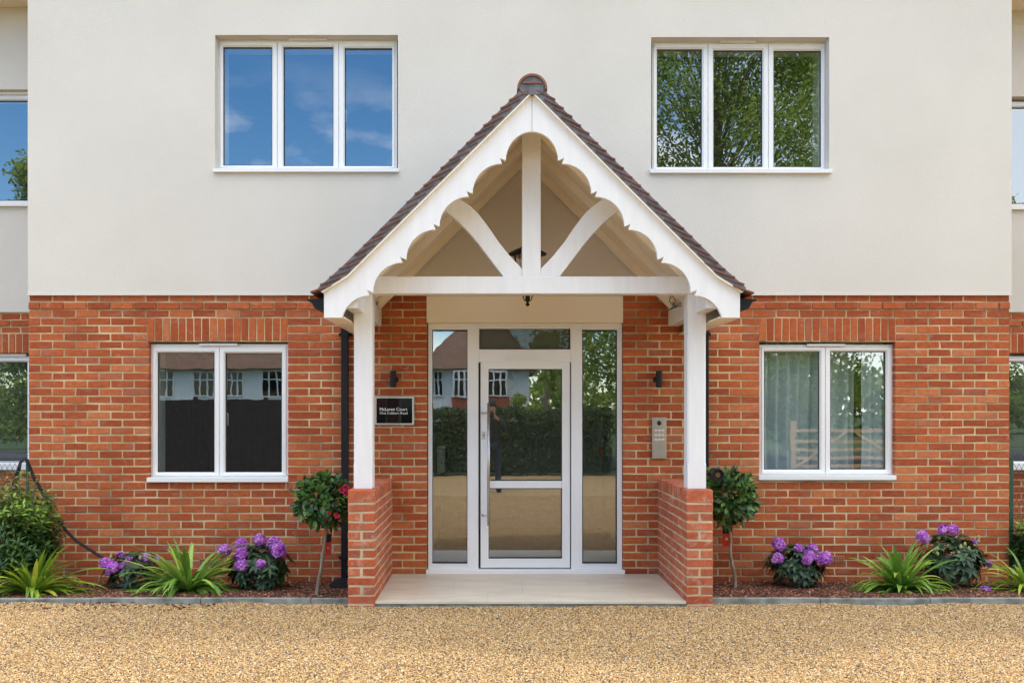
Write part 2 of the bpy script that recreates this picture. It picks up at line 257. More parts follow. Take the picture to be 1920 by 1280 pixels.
# ------------------------------------------------------------------ mesh builder
ORG = {}
def tag(o, label=None, cat=None, group=None, kind=None):
    if label: o['label'] = label
    if cat: o['category'] = cat
    if group: o['group'] = group
    if kind: o['kind'] = kind
    return o
def thing(name, loc, label, cat, group=None):
    o = bpy.data.objects.new(name, None); COL.objects.link(o); o.location = loc; o.empty_display_size = .1
    ORG[o] = Vector(loc); return tag(o, label, cat, group)
class MB:
    def __init__(s): s.v = []; s.f = []; s.r = []; s.cur = 0.0
    def add(s, vs, fs, r=None):
        n = len(s.v); s.v += [tuple(v) for v in vs]
        for f in fs: s.f.append([n + i for i in f]); s.r.append(s.cur if r is None else r)
        return s
    def box(s, x0, x1, y0, y1, z0, z1, r=None):
        if x0 > x1: x0, x1 = x1, x0
        if y0 > y1: y0, y1 = y1, y0
        if z0 > z1: z0, z1 = z1, z0
        vs = [(x0, y0, z0), (x1, y0, z0), (x1, y1, z0), (x0, y1, z0), (x0, y0, z1), (x1, y0, z1), (x1, y1, z1), (x0, y1, z1)]
        return s.add(vs, [(0, 3, 2, 1), (4, 5, 6, 7), (0, 1, 5, 4), (1, 2, 6, 5), (2, 3, 7, 6), (3, 0, 4, 7)], r)
    def ring(s, x0, x1, z0, z1, w, y0, y1, wt=None, wb=None):
        wt = w if wt is None else wt; wb = w if wb is None else wb
        O = [(x0, z0), (x1, z0), (x1, z1), (x0, z1)]; I = [(x0 + w, z0 + wb), (x1 - w, z0 + wb), (x1 - w, z1 - wt), (x0 + w, z1 - wt)]
        vs = [(x, y0, z) for x, z in O] + [(x, y0, z) for x, z in I] + [(x, y1, z) for x, z in O] + [(x, y1, z) for x, z in I]
        fs = []
        for i in range(4):
            j = (i + 1) % 4
            fs += [(i, j, 4 + j, 4 + i), (8 + j, 8 + i, 12 + i, 12 + j), (i, 8 + i, 8 + j, j), (4 + i, 4 + j, 12 + j, 12 + i)]
        return s.add(vs, fs)
    def prism(s, poly, y0, y1, r=None):          # polygon in x,z extruded along y
        n = len(poly)
        vs = [(x, y0, z) for x, z in poly] + [(x, y1, z) for x, z in poly]
        fs = [tuple(range(n)), tuple(range(2 * n - 1, n - 1, -1))] + [(i, n + i, n + (i + 1) % n, (i + 1) % n) for i in range(n)]
        return s.add(vs, fs, r)
    def tube(s, pts, rad, seg=8, cap=True, r=None):
        pts = [Vector(p) for p in pts]; rads = rad if isinstance(rad, (list, tuple)) else [rad] * len(pts)
        vs, fs = [], []; up = None
        for i, p in enumerate(pts):
            d = (pts[min(i + 1, len(pts) - 1)] - pts[max(i - 1, 0)]).normalized()
            if up is None: up = d.orthogonal().normalized()
            up = (up - d * up.dot(d)); up = up.normalized() if up.length > 1e-6 else d.orthogonal().normalized()
            b = d.cross(up)
            for k in range(seg):
                a = 2 * PI * k / seg; vs.append(p + (up * math.cos(a) + b * math.sin(a)) * rads[i])
        for i in range(len(pts) - 1):
            for k in range(seg):
                k2 = (k + 1) % seg; fs.append((i * seg + k, i * seg + k2, (i + 1) * seg + k2, (i + 1) * seg + k))
        if cap: fs += [tuple(range(seg - 1, -1, -1)), tuple(range((len(pts) - 1) * seg, len(pts) * seg))]
        return s.add(vs, fs, r)
    def lathe(s, c, prof, seg=16, axis='z'):      # prof: (radius, height)
        vs, fs = [], []
        for r_, h in prof:
            for k in range(seg):
                a = 2 * PI * k / seg; x, y = math.cos(a) * r_, math.sin(a) * r_
                p = (x, y, h) if axis == 'z' else ((x, h, y) if axis == 'y' else (h, x, y))
                vs.append((c[0] + p[0], c[1] + p[1], c[2] + p[2]))
        for i in range(len(prof) - 1):
            for k in range(seg):
                k2 = (k + 1) % seg; fs.append((i * seg + k, i * seg + k2, (i + 1) * seg + k2, (i + 1) * seg + k))
        fs += [tuple(range(seg - 1, -1, -1)), tuple(range((len(prof) - 1) * seg, len(prof) * seg))]
        return s.add(vs, fs)
    def brick(s, x0, x1, y0, y1, z0, z1, j=.0024, c=.004, r=None):
        """chamfered, slightly irregular brick"""
        r = random.random() if r is None else r
        jt = lambda: random.uniform(-j, j)
        P = [[(x0, x1)[i] + jt(), (y0, y1)[k] + jt() * .8, (z0, z1)[l] + jt()] for l in (0, 1) for k in (0, 1) for i in (0, 1)]
        vs = []; idx = {}
        for n, (i, k, l) in enumerate([(i, k, l) for l in (0, 1) for k in (0, 1) for i in (0, 1)]):
            sg = (1 if i == 0 else -1, 1 if k == 0 else -1, 1 if l == 0 else -1)
            for ax in range(3):          # vertex lying on the face perpendicular to ax
                p = list(P[n])
                for a2 in range(3):
                    if a2 != ax: p[a2] += sg[a2] * c
                idx[(n, ax)] = len(vs); vs.append(p)
        id_ = lambda i, k, l: i + 2 * k + 4 * l
        fs = []
        for ax in range(3):
            o1, o2 = [a for a in range(3) if a != ax]
            for side in (0, 1):
                q = []
                for a, b in ((0, 0), (1, 0), (1, 1), (0, 1)):
                    t = [0, 0, 0]; t[ax] = side; t[o1] = a; t[o2] = b; q.append(idx[(id_(*t), ax)])
                fs.append(q)
            for a in (0, 1):
                for b in (0, 1):         # edges along ax
                    t0 = [0, 0, 0]; t0[o1] = a; t0[o2] = b; t1 = list(t0); t1[ax] = 1
                    fs.append([idx[(id_(*t0), o1)], idx[(id_(*t1), o1)], idx[(id_(*t1), o2)], idx[(id_(*t0), o2)]])
        for n in range(8): fs.append([idx[(n, 0)], idx[(n, 1)], idx[(n, 2)]])
        return s.add(vs, fs, r)
    def leaf(s, p, d, n, ln, w, r, curl=.15, seg=2):
        """pointed oval leaf from p along d, face normal n"""
        d = d.normalized(); b = d.cross(n); b = b.normalized() if b.length > 1e-5 else d.orthogonal().normalized(); n = b.cross(d)
        prof = [(0, .12), (.3, .85), (.6, 1.0), (1.0, 0.04)] if seg == 2 else [(0, .1), (.5, 1.0), (1, .04)]
        vs = []
        for t, ww in prof:
            c = p + d * (ln * t) - n * (curl * ln * t * t)
            e = b * (w * .5 * ww); vs += [c - e + n * w * .12 * ww, c, c + e + n * w * .12 * ww]
        fs = []
        for i in range(len(prof) - 1):
            fs += [(3 * i, 3 * i + 1, 3 * i + 4, 3 * i + 3), (3 * i + 1, 3 * i + 2, 3 * i + 5, 3 * i + 4)]
        return s.add(vs, fs, r)
    def build(s, name, material, parent=None, smooth=False, bevel=0, tri=False):
        me = bpy.data.meshes.new(name)
        org = ORG.get(parent, Vector((0, 0, 0))) if parent else Vector((0, 0, 0))
        me.from_pydata([(x - org.x, y - org.y, z - org.z) for x, y, z in s.v], [], s.f)
        a = me.attributes.new('rnd', 'FLOAT', 'FACE'); a.data.foreach_set('value', s.r)
        me.materials.append(M[material] if isinstance(material, str) else material)
        bm = bmesh.new(); bm.from_mesh(me)
        if len(s.f) < 20000: bmesh.ops.recalc_face_normals(bm, faces=bm.faces)
        if tri: bmesh.ops.triangulate(bm, faces=[f for f in bm.faces if len(f.verts) > 4])
        bm.to_mesh(me); bm.free()
        if smooth: me.polygons.foreach_set('use_smooth', [True] * len(me.polygons))
        o = bpy.data.objects.new(name, me); COL.objects.link(o)
        ORG[o] = org
        if parent: o.parent = parent
        if bevel:
            bv = o.modifiers.new('bevel', 'BEVEL'); bv.width = bevel; bv.segments = 2; bv.limit_method = 'ANGLE'; bv.angle_limit = R(40)
        return o

def wall_sheet(mb, x0, x1, z0, z1, holes, y0, y1, rim=True):
    """front and back skins with real openings and reveals"""
    xs = sorted({x0, x1} | {h[i] for h in holes for i in (0, 1) if x0 < h[i] < x1}); zs = sorted({z0, z1} | {h[i] for h in holes for i in (2, 3) if z0 < h[i] < z1})
    def solid(i, k):
        if i < 0 or k < 0 or i >= len(xs) - 1 or k >= len(zs) - 1: return False
        cx, cz = (xs[i] + xs[i + 1]) / 2, (zs[k] + zs[k + 1]) / 2
        return not any(h[0] < cx < h[1] and h[2] < cz < h[3] for h in holes)
    for i in range(len(xs) - 1):
        for k in range(len(zs) - 1):
            if not solid(i, k): continue
            a, b, c, d = xs[i], xs[i + 1], zs[k], zs[k + 1]
            mb.add([(a, y0, c), (b, y0, c), (b, y0, d), (a, y0, d)], [(0, 1, 2, 3)]); mb.add([(a, y1, c), (b, y1, c), (b, y1, d), (a, y1, d)], [(3, 2, 1, 0)])
            if not solid(i - 1, k): mb.add([(a, y0, c), (a, y0, d), (a, y1, d), (a, y1, c)], [(0, 1, 2, 3)])
            if not solid(i + 1, k): mb.add([(b, y0, c), (b, y1, c), (b, y1, d), (b, y0, d)], [(0, 1, 2, 3)])
            if not solid(i, k - 1): mb.add([(a, y0, c), (a, y1, c), (b, y1, c), (b, y0, c)], [(0, 1, 2, 3)])
            if not solid(i, k + 1): mb.add([(a, y0, d), (b, y0, d), (b, y1, d), (a, y1, d)], [(0, 1, 2, 3)])
    return mb

ZT = PZ(566, DW)          # a bed joint used as datum (k = 0)
PITCH, CO = .2243, .075
def brick_face(mb, x0, x1, y, k0, k1, holes, zt=ZT, phase=0.0, depth=.09, proud=(), half_first=True):
    for k in range(k0, k1):
        zc1 = zt - CO * k - .0064; zc0 = zt - CO * (k + 1) + .0064; zm = (zc0 + zc1) / 2
        off = phase - (PITCH / 2 if (k % 2 == 0) == half_first else 0)
        yy = y - (.012 if k in proud else 0)
        xa = x0 + off; 
        while xa < x1 - .01:
            a, b = max(xa + .0066, x0), min(xa + PITCH - .0066, x1); xa += PITCH
            if b - a < .02: continue
            segs = [(a, b)]
            for h in holes:
                if h[2] - .002 < zm < h[3] + .002:
                    ns = []
                    for p, q in segs:
                        if q <= h[0] or p >= h[1]: ns.append((p, q)); continue
                        if p < h[0]: ns.append((p, h[0]))
                        if q > h[1]: ns.append((h[1], q))
                    segs = ns
            for p, q in segs:
                for h in holes:      # no slivers of mortar at a jamb
                    if h[2] - .002 < zm < h[3] + .002:
                        if 0 < h[0] - q < .115: q = h[0]
                        if 0 < p - h[1] < .115: p = h[1]
                if q - p > .06: mb.brick(p, q, yy + random.uniform(-.0015, .0015), yy + depth, zc0, zc1)

# ================================================================== SETTING: ground, drive, bed
g = MB().add([(-400, -400, -.12), (400, -400, -.12), (400, 400, -.12), (-400, 400, -.12)], [(0, 1, 2, 3)])
tag(g.build('ground', 'grass'), kind='structure')
g = MB().add([(-60, -26, -.108), (60, -26, -.108), (60, -17.5, -.108), (-60, -17.5, -.108)], [(0, 1, 2, 3)])
tag(g.build('road', 'road'), kind='structure')
GZ = -.052
g = MB()
NX, NY = 60, 48
for j in range(NY + 1):
    for i in range(NX + 1):
        x = -9 + 21 * i / NX; y = -14.2 + 13.06 * j / NY
        z = GZ + .012 * mnoise.noise(Vector((x * .5, y * .5, 0))) + .006 * mnoise.noise(Vector((x * 2, y * 2, 3)))
        if y > -1.5: z += .0
        g.v.append((x, y, z))
for j in range(NY):
    for i in range(NX):
        a = j * (NX + 1) + i; g.f.append([a, a + 1, a + NX + 2, a + NX + 1]); g.r.append(0)
tag(g.build('gravel_drive', 'gravel_base', smooth=True), kind='structure')

def scatter(o, mat_, density, base, smin, smax, seed=0, aspect=(1, 1, .7), tilt=PI, chip=False, name='scatter'):
    ng = bpy.data.node_groups.new(name, 'GeometryNodeTree')
    ng.interface.new_socket('Geometry', in_out='INPUT', socket_type='NodeSocketGeometry'); ng.interface.new_socket('Geometry', in_out='OUTPUT', socket_type='NodeSocketGeometry')
    N = ng.nodes.new; K = ng.links.new
    gi = N('NodeGroupInput'); go = N('NodeGroupOutput')
    dp = N('GeometryNodeDistributePointsOnFaces'); dp.inputs['Density'].default_value = density; dp.inputs['Seed'].default_value = seed
    K(gi.outputs[0], dp.inputs['Mesh'])
    if chip:
        ic = N('GeometryNodeMeshCube'); ic.inputs['Size'].default_value = (1, 1, 1); ic_out = ic.outputs['Mesh']
    else:
        ic = N('GeometryNodeMeshIcoSphere'); ic.inputs['Radius'].default_value = .5; ic.inputs['Subdivisions'].default_value = 1; ic_out = ic.outputs['Mesh']
    tf = N('GeometryNodeTransform'); K(ic_out, tf.inputs['Geometry']); tf.inputs['Scale'].default_value = tuple(base * a for a in aspect)
    sm = N('GeometryNodeSetMaterial'); sm.inputs['Material'].default_value = mat_; K(tf.outputs[0], sm.inputs[0])
    ip = N('GeometryNodeInstanceOnPoints'); K(dp.outputs['Points'], ip.inputs['Points']); K(sm.outputs[0], ip.inputs['Instance'])
    rv = N('FunctionNodeRandomValue'); rv.data_type = 'FLOAT_VECTOR'; rv.inputs[0].default_value = (smin,) * 3; rv.inputs[1].default_value = (smax,) * 3; rv.inputs['Seed'].default_value = seed + 1
    K(rv.outputs[0], ip.inputs['Scale'])
    rr = N('FunctionNodeRandomValue'); rr.data_type = 'FLOAT_VECTOR'; rr.inputs[0].default_value = (-tilt, -tilt, -PI); rr.inputs[1].default_value = (tilt, tilt, PI); rr.inputs['Seed'].default_value = seed + 2
    K(rr.outputs[0], ip.inputs['Rotation'])
    K(ip.outputs[0], go.inputs[0])
    md = o.modifiers.new(name, 'NODES'); md.node_group = ng
# loose stones in the part of the drive near the building
def patch(x0, x1, y0, y1, z, nx=90, ny=32):
    g = MB()
    for j in range(ny + 1):
        for i in range(nx + 1):
            x = x0 + (x1 - x0) * i / nx; y = y0 + (y1 - y0) * j / ny
            lap = max(0, 1 - (-1.155 - y) / .30) if y < -1.1 and y1 > -2 else 0
            g.v.append((x, y, z + lap * (.008 + .022 * max(-.3, mnoise.noise(Vector((x * 1.7, 7, 0))))) + .012 * mnoise.noise(Vector((x * .5, y * .5, 0))) + .006 * mnoise.noise(Vector((x * 2, y * 2, 3)))))
    for j in range(ny):
        for i in range(nx):
            a = j * (nx + 1) + i; g.f.append([a, a + 1, a + nx + 2, a + nx + 1]); g.r.append(0)
    return g
st = patch(-5.2, 5.6, -4.2, -1.17, GZ + .004).build('gravel', 'gravel', smooth=True)
scatter(st, M['gravel'], 11500, .0128, .5, 1.35, 3, (1.15, .9, .7), .6, name='gravel_stones')
tag(st, kind='stuff', label='loose golden pea gravel in front of the building', cat='gravel')
st = patch(-2.6, 3.6, -8.2, -4.2, GZ + .004).build('gravel', 'gravel', smooth=True)
scatter(st, M['gravel'], 4200, .021, .5, 1.3, 5, (1.15, .9, .7), .6, name='gravel_stones_far')
tag(st, kind='stuff', label='loose golden gravel in the middle of the drive', cat='gravel')

sb_ = patch(-4.2, -2.3, -1.42, -1.165, GZ + .012).build('stray_bark', 'chip'); scatter(sb_, M['chip'], 150, .036, .4, 1.1, 29, (1, .38, .2), .4, chip=True, name='stray_bark_chips')
tag(sb_, kind='stuff', label='bark chippings spilled onto the gravel in front of the left bed', cat='bark mulch')
# planting beds: soil, bark chips
def bed(name, x0, x1, seed):
    g = MB(); n = 30
    for j in range(9):
        for i in range(n + 1):
            x = x0 + (x1 - x0) * i / n; y = -1.10 + 1.06 * j / 8
            g.v.append((x, y, -.028 - .05 * (j / 8) + .012 * mnoise.noise(Vector((x * 3, y * 3, seed)))))
    for j in range(8):
        for i in range(n):
            a = j * (n + 1) + i; g.f.append([a, a + 1, a + n + 2, a + n + 1]); g.r.append(0)
    return g
for nm, a, b, sd in (('left', -7.0, -1.2, 1), ('right', 1.8, 7.0, 2)):
    tag(bed(nm, a, b, sd).build('planting_bed', 'soil', smooth=True), kind='structure')
    o = bed(nm, a, b, sd).build('bark_mulch', 'chip', smooth=True)
    scatter(o, M['chip'], 5200, .044, .4, 1.2, 11 + sd, (1, .38, .2), .55, chip=True, name='bark_chips')
    tag(o, kind='stuff', label='red brown bark chippings on the bed ' + ('left of the porch' if sd == 1 else 'right of the porch'), cat='bark mulch')
    g = MB().add([(a if sd == 1 else 4.9, -.04, -.1), (b if sd == 2 else -4.4, -.04, -.1), (b if sd == 2 else -4.4, 1.6, -.1), (a if sd == 1 else 4.9, 1.6, -.1)], [(0, 1, 2, 3)])
    tag(g.build('path', 'kerb'), kind='structure')
    # concrete edging in lengths
    e = MB(); x = a
    k_ = 0
    lim = b
    while x < lim - .02:
        x2 = min(x + .914, lim); dz = random.uniform(-.004, .004) 
        e.box(x + .003, x2 - .003, -1.153, -1.103, -.2, 0.0 + dz); x = x2
    kb = e.build('concrete_edging', 'kerb', bevel=.004)
    tag(kb, 'grey concrete edging between the gravel and the bed ' + ('left of the porch' if sd == 1 else 'right of the porch'), 'edging', group='concrete garden edging')

# ================================================================== BUILDING
BX0, BX1 = PX(54, DW), PX(1893, DW)          # brick block
RX0, RX1 = PX(52, DW - .02), PX(1897, DW - .02)
RZ0 = PZ(553, DW - .02); TOPZ = 6.12
bld = thing('apartment_building', (0, 0, 0), 'brick and cream rendered apartment building with white windows and a central entrance', 'building')
DF = DW + .095    # upper frames
UL = dict(x0=PX(403, DW - .02), x1=PX(746, DW - .02), z0=PZ(322, DW - .02), z1=PZ(66, DW - .02))
UR = dict(x0=PX(1221, DW - .02), x1=PX(1555, DW - .02), z0=PZ(324, DW - .02), z1=PZ(70, DW - .02))
LL = dict(x0=PX(279, DW), x1=PX(540, DW), z0=PZ(901, DW), z1=PZ(641, DW))
LR = dict(x0=PX(1423.5, DW), x1=PX(1678.5, DW), z0=PZ(899, DW), z1=PZ(641, DW))
DR = dict(x0=PX(801, DW), x1=PX(1168, DW), z0=-.3, z1=RZ0 - .004)
H = lambda d, e=0: (d['x0'] - e, d['x1'] + e, d['z0'] - e, d['z1'] + e)
w = wall_sheet(MB(), RX0, RX1, RZ0, TOPZ, [H(UL), H(UR)], -.02, .28)
ro = w.build('rendered_wall', 'render', bld); ro['label'] = 'smooth cream render over the upper storey'
MB().box(RX0, RX1, -.029, -.0205, RZ0 - .004, RZ0 + .010).build('bell_bead', 'render', bld)
# brickwork lower storey
bk = MB(); holes = [H(LL), H(LR), H(DR)]
sol = []
for d in (LL, LR): sol.append((d['x0'], d['x1'], ZT - 5 * CO, ZT - 2 * CO))
sol = [(PX(275, DW), PX(540, DW), ZT - 5 * CO, ZT - 2 * CO), (PX(1423.5, DW), PX(1680, DW), ZT - 5 * CO, ZT - 2 * CO)]
brick_face(bk, BX0, BX1, 0, -1, 38, holes + sol, proud=(0,))
for (a, b, c, d) in sol:
    n = round((b - a) / .075); p = (b - a) / n
    for i in range(n): bk.brick(a + i * p + .005, a + (i + 1) * p - .005, random.uniform(-.003, 0), .09, c + .002, d - .006)
bk.build('brick_wall', 'brick', bld)
for cx in (275.5, 407, 539.5, 1424, 1552.5, 1679):
    MB().box(PX(cx, DW) - .0045, PX(cx, DW) + .0045, -.001, .03, ZT - 5 * CO + .004, ZT - 5 * CO + .068).build('weep_vent', 'kerb', bld)
mo = wall_sheet(MB(), BX0 + .004, BX1 - .004, -.3, RZ0 + .02, [H(LL, .004), H(LR, .004), H(DR, .004)], .0045, .28)
mo.build('mortar_joints', 'mortar', bld)
# side returns of the main block, back, roof, floors
sh = MB()
for x, s in ((BX0, 1), (BX1, -1)):
    sh.box(x + s * .002, x + s * .25, .30, 9, -.3, TOPZ - .01)
sh.box(-9.5, 10, 9.0, 9.2, -.3, TOPZ - .01)
sh.build('side_wall', 'brick', bld)
# interior: dim rooms
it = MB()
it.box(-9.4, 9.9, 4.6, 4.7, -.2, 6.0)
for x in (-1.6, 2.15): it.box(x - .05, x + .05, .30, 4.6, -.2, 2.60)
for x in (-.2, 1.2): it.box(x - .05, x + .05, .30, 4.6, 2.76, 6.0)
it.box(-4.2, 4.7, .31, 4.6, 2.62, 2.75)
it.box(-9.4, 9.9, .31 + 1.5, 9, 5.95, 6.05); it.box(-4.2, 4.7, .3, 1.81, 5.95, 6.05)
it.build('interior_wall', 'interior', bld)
hw = MB().box(-.78, -.69, .30, 3.4, -.2, 2.6).box(1.46, 1.55, .30, 3.4, -.2, 2.6).box(-.69, 1.46, 3.35, 3.45, -.2, 2.6)
hw.build('hall_wall', 'plaster', bld)
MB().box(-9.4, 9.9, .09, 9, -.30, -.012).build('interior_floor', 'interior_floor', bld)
# pitched roof with eaves
rf = MB()
ev = -.12
rf.prism([(-4.9, 6.13), (5.4, 6.13), (5.4, 6.25), (.25, 6.26), (-4.9, 6.25)], ev, .5)
def hip(x0, x1, y0, y1, z, h):
    m = (y1 - y0) / 2
    rf.add([(x0, y0, z), (x1, y0, z), (x1, y1, z), (x0, y1, z), (x0 + m, y0 + m, z + h), (x1 - m, y0 + m, z + h)], [(0, 1, 5, 4), (1, 2, 5), (2, 3, 4, 5), (3, 0, 4), (0, 3, 2, 1)])
hip(-9.8, 10.3, 1.0, 9.6, 6.17, 2.3)
rf.build('roof', 'roof_far', bld)
MB().box(-10, BX0 - .0, .95, 1.7, 6.10, 6.16).build('soffit', 'cream', bld); MB().box(BX1, 10.5, .95, 1.7, 6.06, 6.12).build('soffit', 'cream', bld)

# ---- wings
WY = 1.5; DG = DW + WY
wx = [(-9.6, BX0 + .002), (BX1 - .002, 10.1)]
WIN_L = dict(x0=-6.62, x1=PX(54, DG), z0=PZ(880, DG), z1=PZ(662, DG)); WIN_LU = dict(x0=-6.7, x1=-5.08, z0=PZ(388, DG - .02), z1=PZ(168, DG - .02))
WIN_R = dict(x0=5.62, x1=6.98, z0=PZ(880, DG), z1=PZ(662, DG)); WIN_RU = dict(x0=5.45, x1=7.05, z0=PZ(394, DG - .02), z1=PZ(181, DG - .02))
zt2 = PZ(585, DG - .02)
for (a, b), lo, up in zip(wx, (WIN_L, WIN_R), (WIN_LU, WIN_RU)):
    rw = MB(); bw = MB(); mw = MB()
    wall_sheet(rw, a, b, zt2, 6.10, [H(up)], WY - .02, WY + .28)
    sl = (lo['x0'], lo['x1'], lo['z1'], lo['z1'] + 3 * CO)
    brick_face(bw, a, b, WY, -1, 37, [H(lo), sl], zt=lo['z1'] + 5 * CO, proud=(0,))
    n = round((sl[1] - sl[0]) / .075); p = (sl[1] - sl[0]) / n
    for i in range(n): bw.brick(sl[0] + i * p + .005, sl[0] + (i + 1) * p - .005, WY, WY + .09, sl[2] + .002, sl[3] - .006)
    wall_sheet(mw, a, b, -.3, zt2 + .02, [H(lo, .004)], WY + .0045, WY + .28)
    o = rw.build('rendered_wing_wall', 'render', bld); o['label'] = 'set back cream rendered wing wall'
    bw.build('wing_brick_wall', 'brick', bld); mw.build('wing_mortar_joints', 'mortar', bld)

# ---- windows
def window(parent, op, y, fx0, fx1, fz0, fz1, panes, sill=None, vent=None, handle=None, label=None):
    """op: opening. frame outer rectangle fx/fz, panes [(x0,x1,z0,z1)], y = front of frame"""
    fr = MB()
    fr.ring(fx0, fx1, fz0, fz1, .045, y + .006, y + .075)
    ps = sorted(panes); cells = []; 
    xs = [fx0] + [(ps[i][1] + ps[i + 1][0]) / 2 for i in range(len(ps) - 1)] + [fx1]
    for i in range(1, len(xs) - 1): fr.box(xs[i] - .022, xs[i] + .022, y + .007, y + .074, fz0 + .04, fz1 - .04)
    for i, (a, b, c, d) in enumerate(ps):
        l = xs[i] + (.022 if i == 0 else .004); r_ = xs[i + 1] - (.022 if i == len(ps) - 1 else .004)
        bz, tz = fz0 + .024, fz1 - .024
        vs = []
        for (yy, rect) in ((y - .006, (l, r_, bz, tz)), (y - .006, (a - .014, b + .014, c - .014, d + .014)), (y + .012, (a, b, c, d)), (y + .05, (a, b, c, d)), (y + .02, (l, r_, bz, tz))):
            x0, x1, z0, z1 = rect; vs += [(x0, yy, z0), (x1, yy, z0), (x1, yy, z1), (x0, yy, z1)]
        fs = []
        for q in range(3):
            for e in range(4): e2 = (e + 1) % 4; fs.append((4 * q + e, 4 * q + e2, 4 * q + 4 + e2, 4 * q + 4 + e))
        for e in range(4): e2 = (e + 1) % 4; fs.append((e, 16 + e, 16 + e2, e2))
        fr.add(vs, fs)
    wf = fr.build('window', 'upvc', parent, bevel=.0015)
    if label: wf['label'] = label
    gk = MB()
    for a, b, c, d in ps:
        MB().box(a - .004, b + .004, y + .030, y + .036, c - .004, d + .004).build('pane', 'glass', wf)
        gk.ring(a - .001, b + .001, c - .001, d + .001, .006, y + .0125, y + .0285)
    gk.build('gasket', 'gasket', wf)
    ry = .285 if y < 1 else WY + .285
    MB().ring(op['x0'] - .05, op['x1'] + .05, op['z0'] - .04, op['z1'] + .04, .052, ry, ry + .14).build('interior_reveal', 'plaster', wf)
    if sill:
        sx0, sx1, sz0, sz1, out = sill
        MB().prism([(sx0, sz0), (sx1, sz0), (sx1, sz1), (sx0, sz1)], out, y + .02).build('sill', 'upvc', wf, bevel=.003)
    if vent:
        vx0, vx1, vz0, vz1 = vent
        MB().box(vx0, vx1, y - .022, y + .004, vz0, vz1).box(vx0 + .01, vx1 - .01, y - .026, y - .020, vz0 + .004, (vz0 + vz1) / 2).build('trickle_vent', 'upvc', wf, bevel=.002)
    if handle:
        hx, hz0, hz1 = handle
        MB().tube([(hx, y + .045, hz1), (hx, y + .085, hz1 - .004), (hx, y + .088, hz0)], [.012, .013, .010], 8).build('handle', 'white_plastic', wf, smooth=True)
    return wf
DU = DW + .09; DL = DW + .055
def pr(px0, px1, py0, py1, D): return (PX(px0, D), PX(px1, D), PZ(py1, D), PZ(py0, D))
window(bld, UL, .09, PX(409, DU), PX(744, DU), PZ(320, DU), PZ(74, DU),
       [pr(418, 509.5, 88, 310, DU), pr(531, 624.5, 88, 311, DU), pr(646, 736.5, 90, 311, DU)],
       sill=(PX(399, DW - .05), PX(748, DW - .05), PZ(322.5, DW - .05), PZ(316, DW - .05), -.055), vent=pr(541, 613, 70.5, 76, DW + .07), handle=(PX(648, 8.7), PZ(229, 8.7), PZ(208, 8.7)), label='three light upper window reflecting blue sky')
window(bld, UR, .09, PX(1223, DU), PX(1550, DU), PZ(322, DU), PZ(78, DU),
       [pr(1228, 1316.5, 92, 313, DU), pr(1338, 1430, 94, 313, DU), pr(1451, 1540, 95, 313, DU)],
       sill=(PX(1219, DW - .05), PX(1560, DW - .05), PZ(324.5, DW - .05), PZ(317, DW - .05), -.055), vent=pr(1349, 1418, 74, 80, DW + .07), label='three light upper window reflecting a green tree')
window(bld, LL, .055, PX(283, DL), PX(540.5, DL), PZ(896, DL), PZ(645, DL),
       [pr(295, 401.5, 661, 885, DL), pr(422, 528, 662, 885, DL)],
       sill=(PX(275, DW - .03), PX(540, DW - .03), PZ(903.5, DW - .03), PZ(895, DW - .03), -.035), vent=pr(373, 445, 643.5, 648.5, DW + .03), handle=(PX(426, 8.65), PZ(798, 8.65), PZ(775, 8.65)), label='two light ground floor window with a dark room behind')
window(bld, LR, .055, PX(1424, DL), PX(1675, DL), PZ(893, DL), PZ(646, DL),
       [pr(1433, 1537, 659, 880, DL), pr(1557.5, 1661, 659, 880, DL)],
       sill=(PX(1423, DW - .03), PX(1680.5, DW - .03), PZ(899.5, DW - .03), PZ(891, DW - .03), -.035), vent=pr(1514, 1585, 644.5, 649, DW + .03), label='two light ground floor window with sheer curtains inside')
for op, pn, lab in ((WIN_L, 2, 'ground floor wing window with a kitchen tap inside'), (WIN_LU, 2, 'upper window of the left wing'), (WIN_R, 2, 'ground floor window of the right wing'), (WIN_RU, 2, 'upper window of the right wing')):
    x0, x1, z0, z1 = op['x0'], op['x1'], op['z0'], op['z1']; y = WY + .06
    zz0 = z0 + .06; m = (x0 + x1) / 2
    window(bld, op, y, x0 + .004, x1 - .004, zz0 - .03, z1 - .03, [(x0 + .04, m - .05, zz0 + .03, z1 - .095), (m + .05, x1 - .045, zz0 + .03, z1 - .095)],
           sill=(x0 - .0, x1 + .0, z0 - .0, zz0 - .01, WY - .06), vent=(m + .1, x1 - .05, z1 - .035, z1 - .004), label=lab)

# ---- entrance screen and door
DE = DW + .035; ye = .035
e = MB()
X = lambda p: PX(p, DE); Z = lambda p: PZ(p, DE)
e.box(X(803), X(1166.5), ye, ye + .07, Z(616), Z(606))                      # head
e.box(X(803), X(809), ye + .001, ye + .069, Z(1066), Z(616)); e.box(X(1158.5), X(1166.5), ye + .001, ye + .069, Z(1066), Z(616))
e.box(X(878), X(897), ye - .006, ye + .07, Z(1066), Z(607)); e.box(X(1071), X(1090), ye - .006, ye + .07, Z(1066), Z(607))
e.box(X(897), X(1071), ye + .002, ye + .068, Z(679), Z(655))              # transom bar
e.box(X(809), X(878), ye + .002, ye + .068, Z(1066), Z(1057)); e.box(X(1090), X(1158.5), ye + .002, ye + .068, Z(1066), Z(1057))
ent = e.build('entrance_screen', 'upvc', bld, bevel=.002); ent['label'] = 'white glazed entrance screen with side lights'
sb = MB()
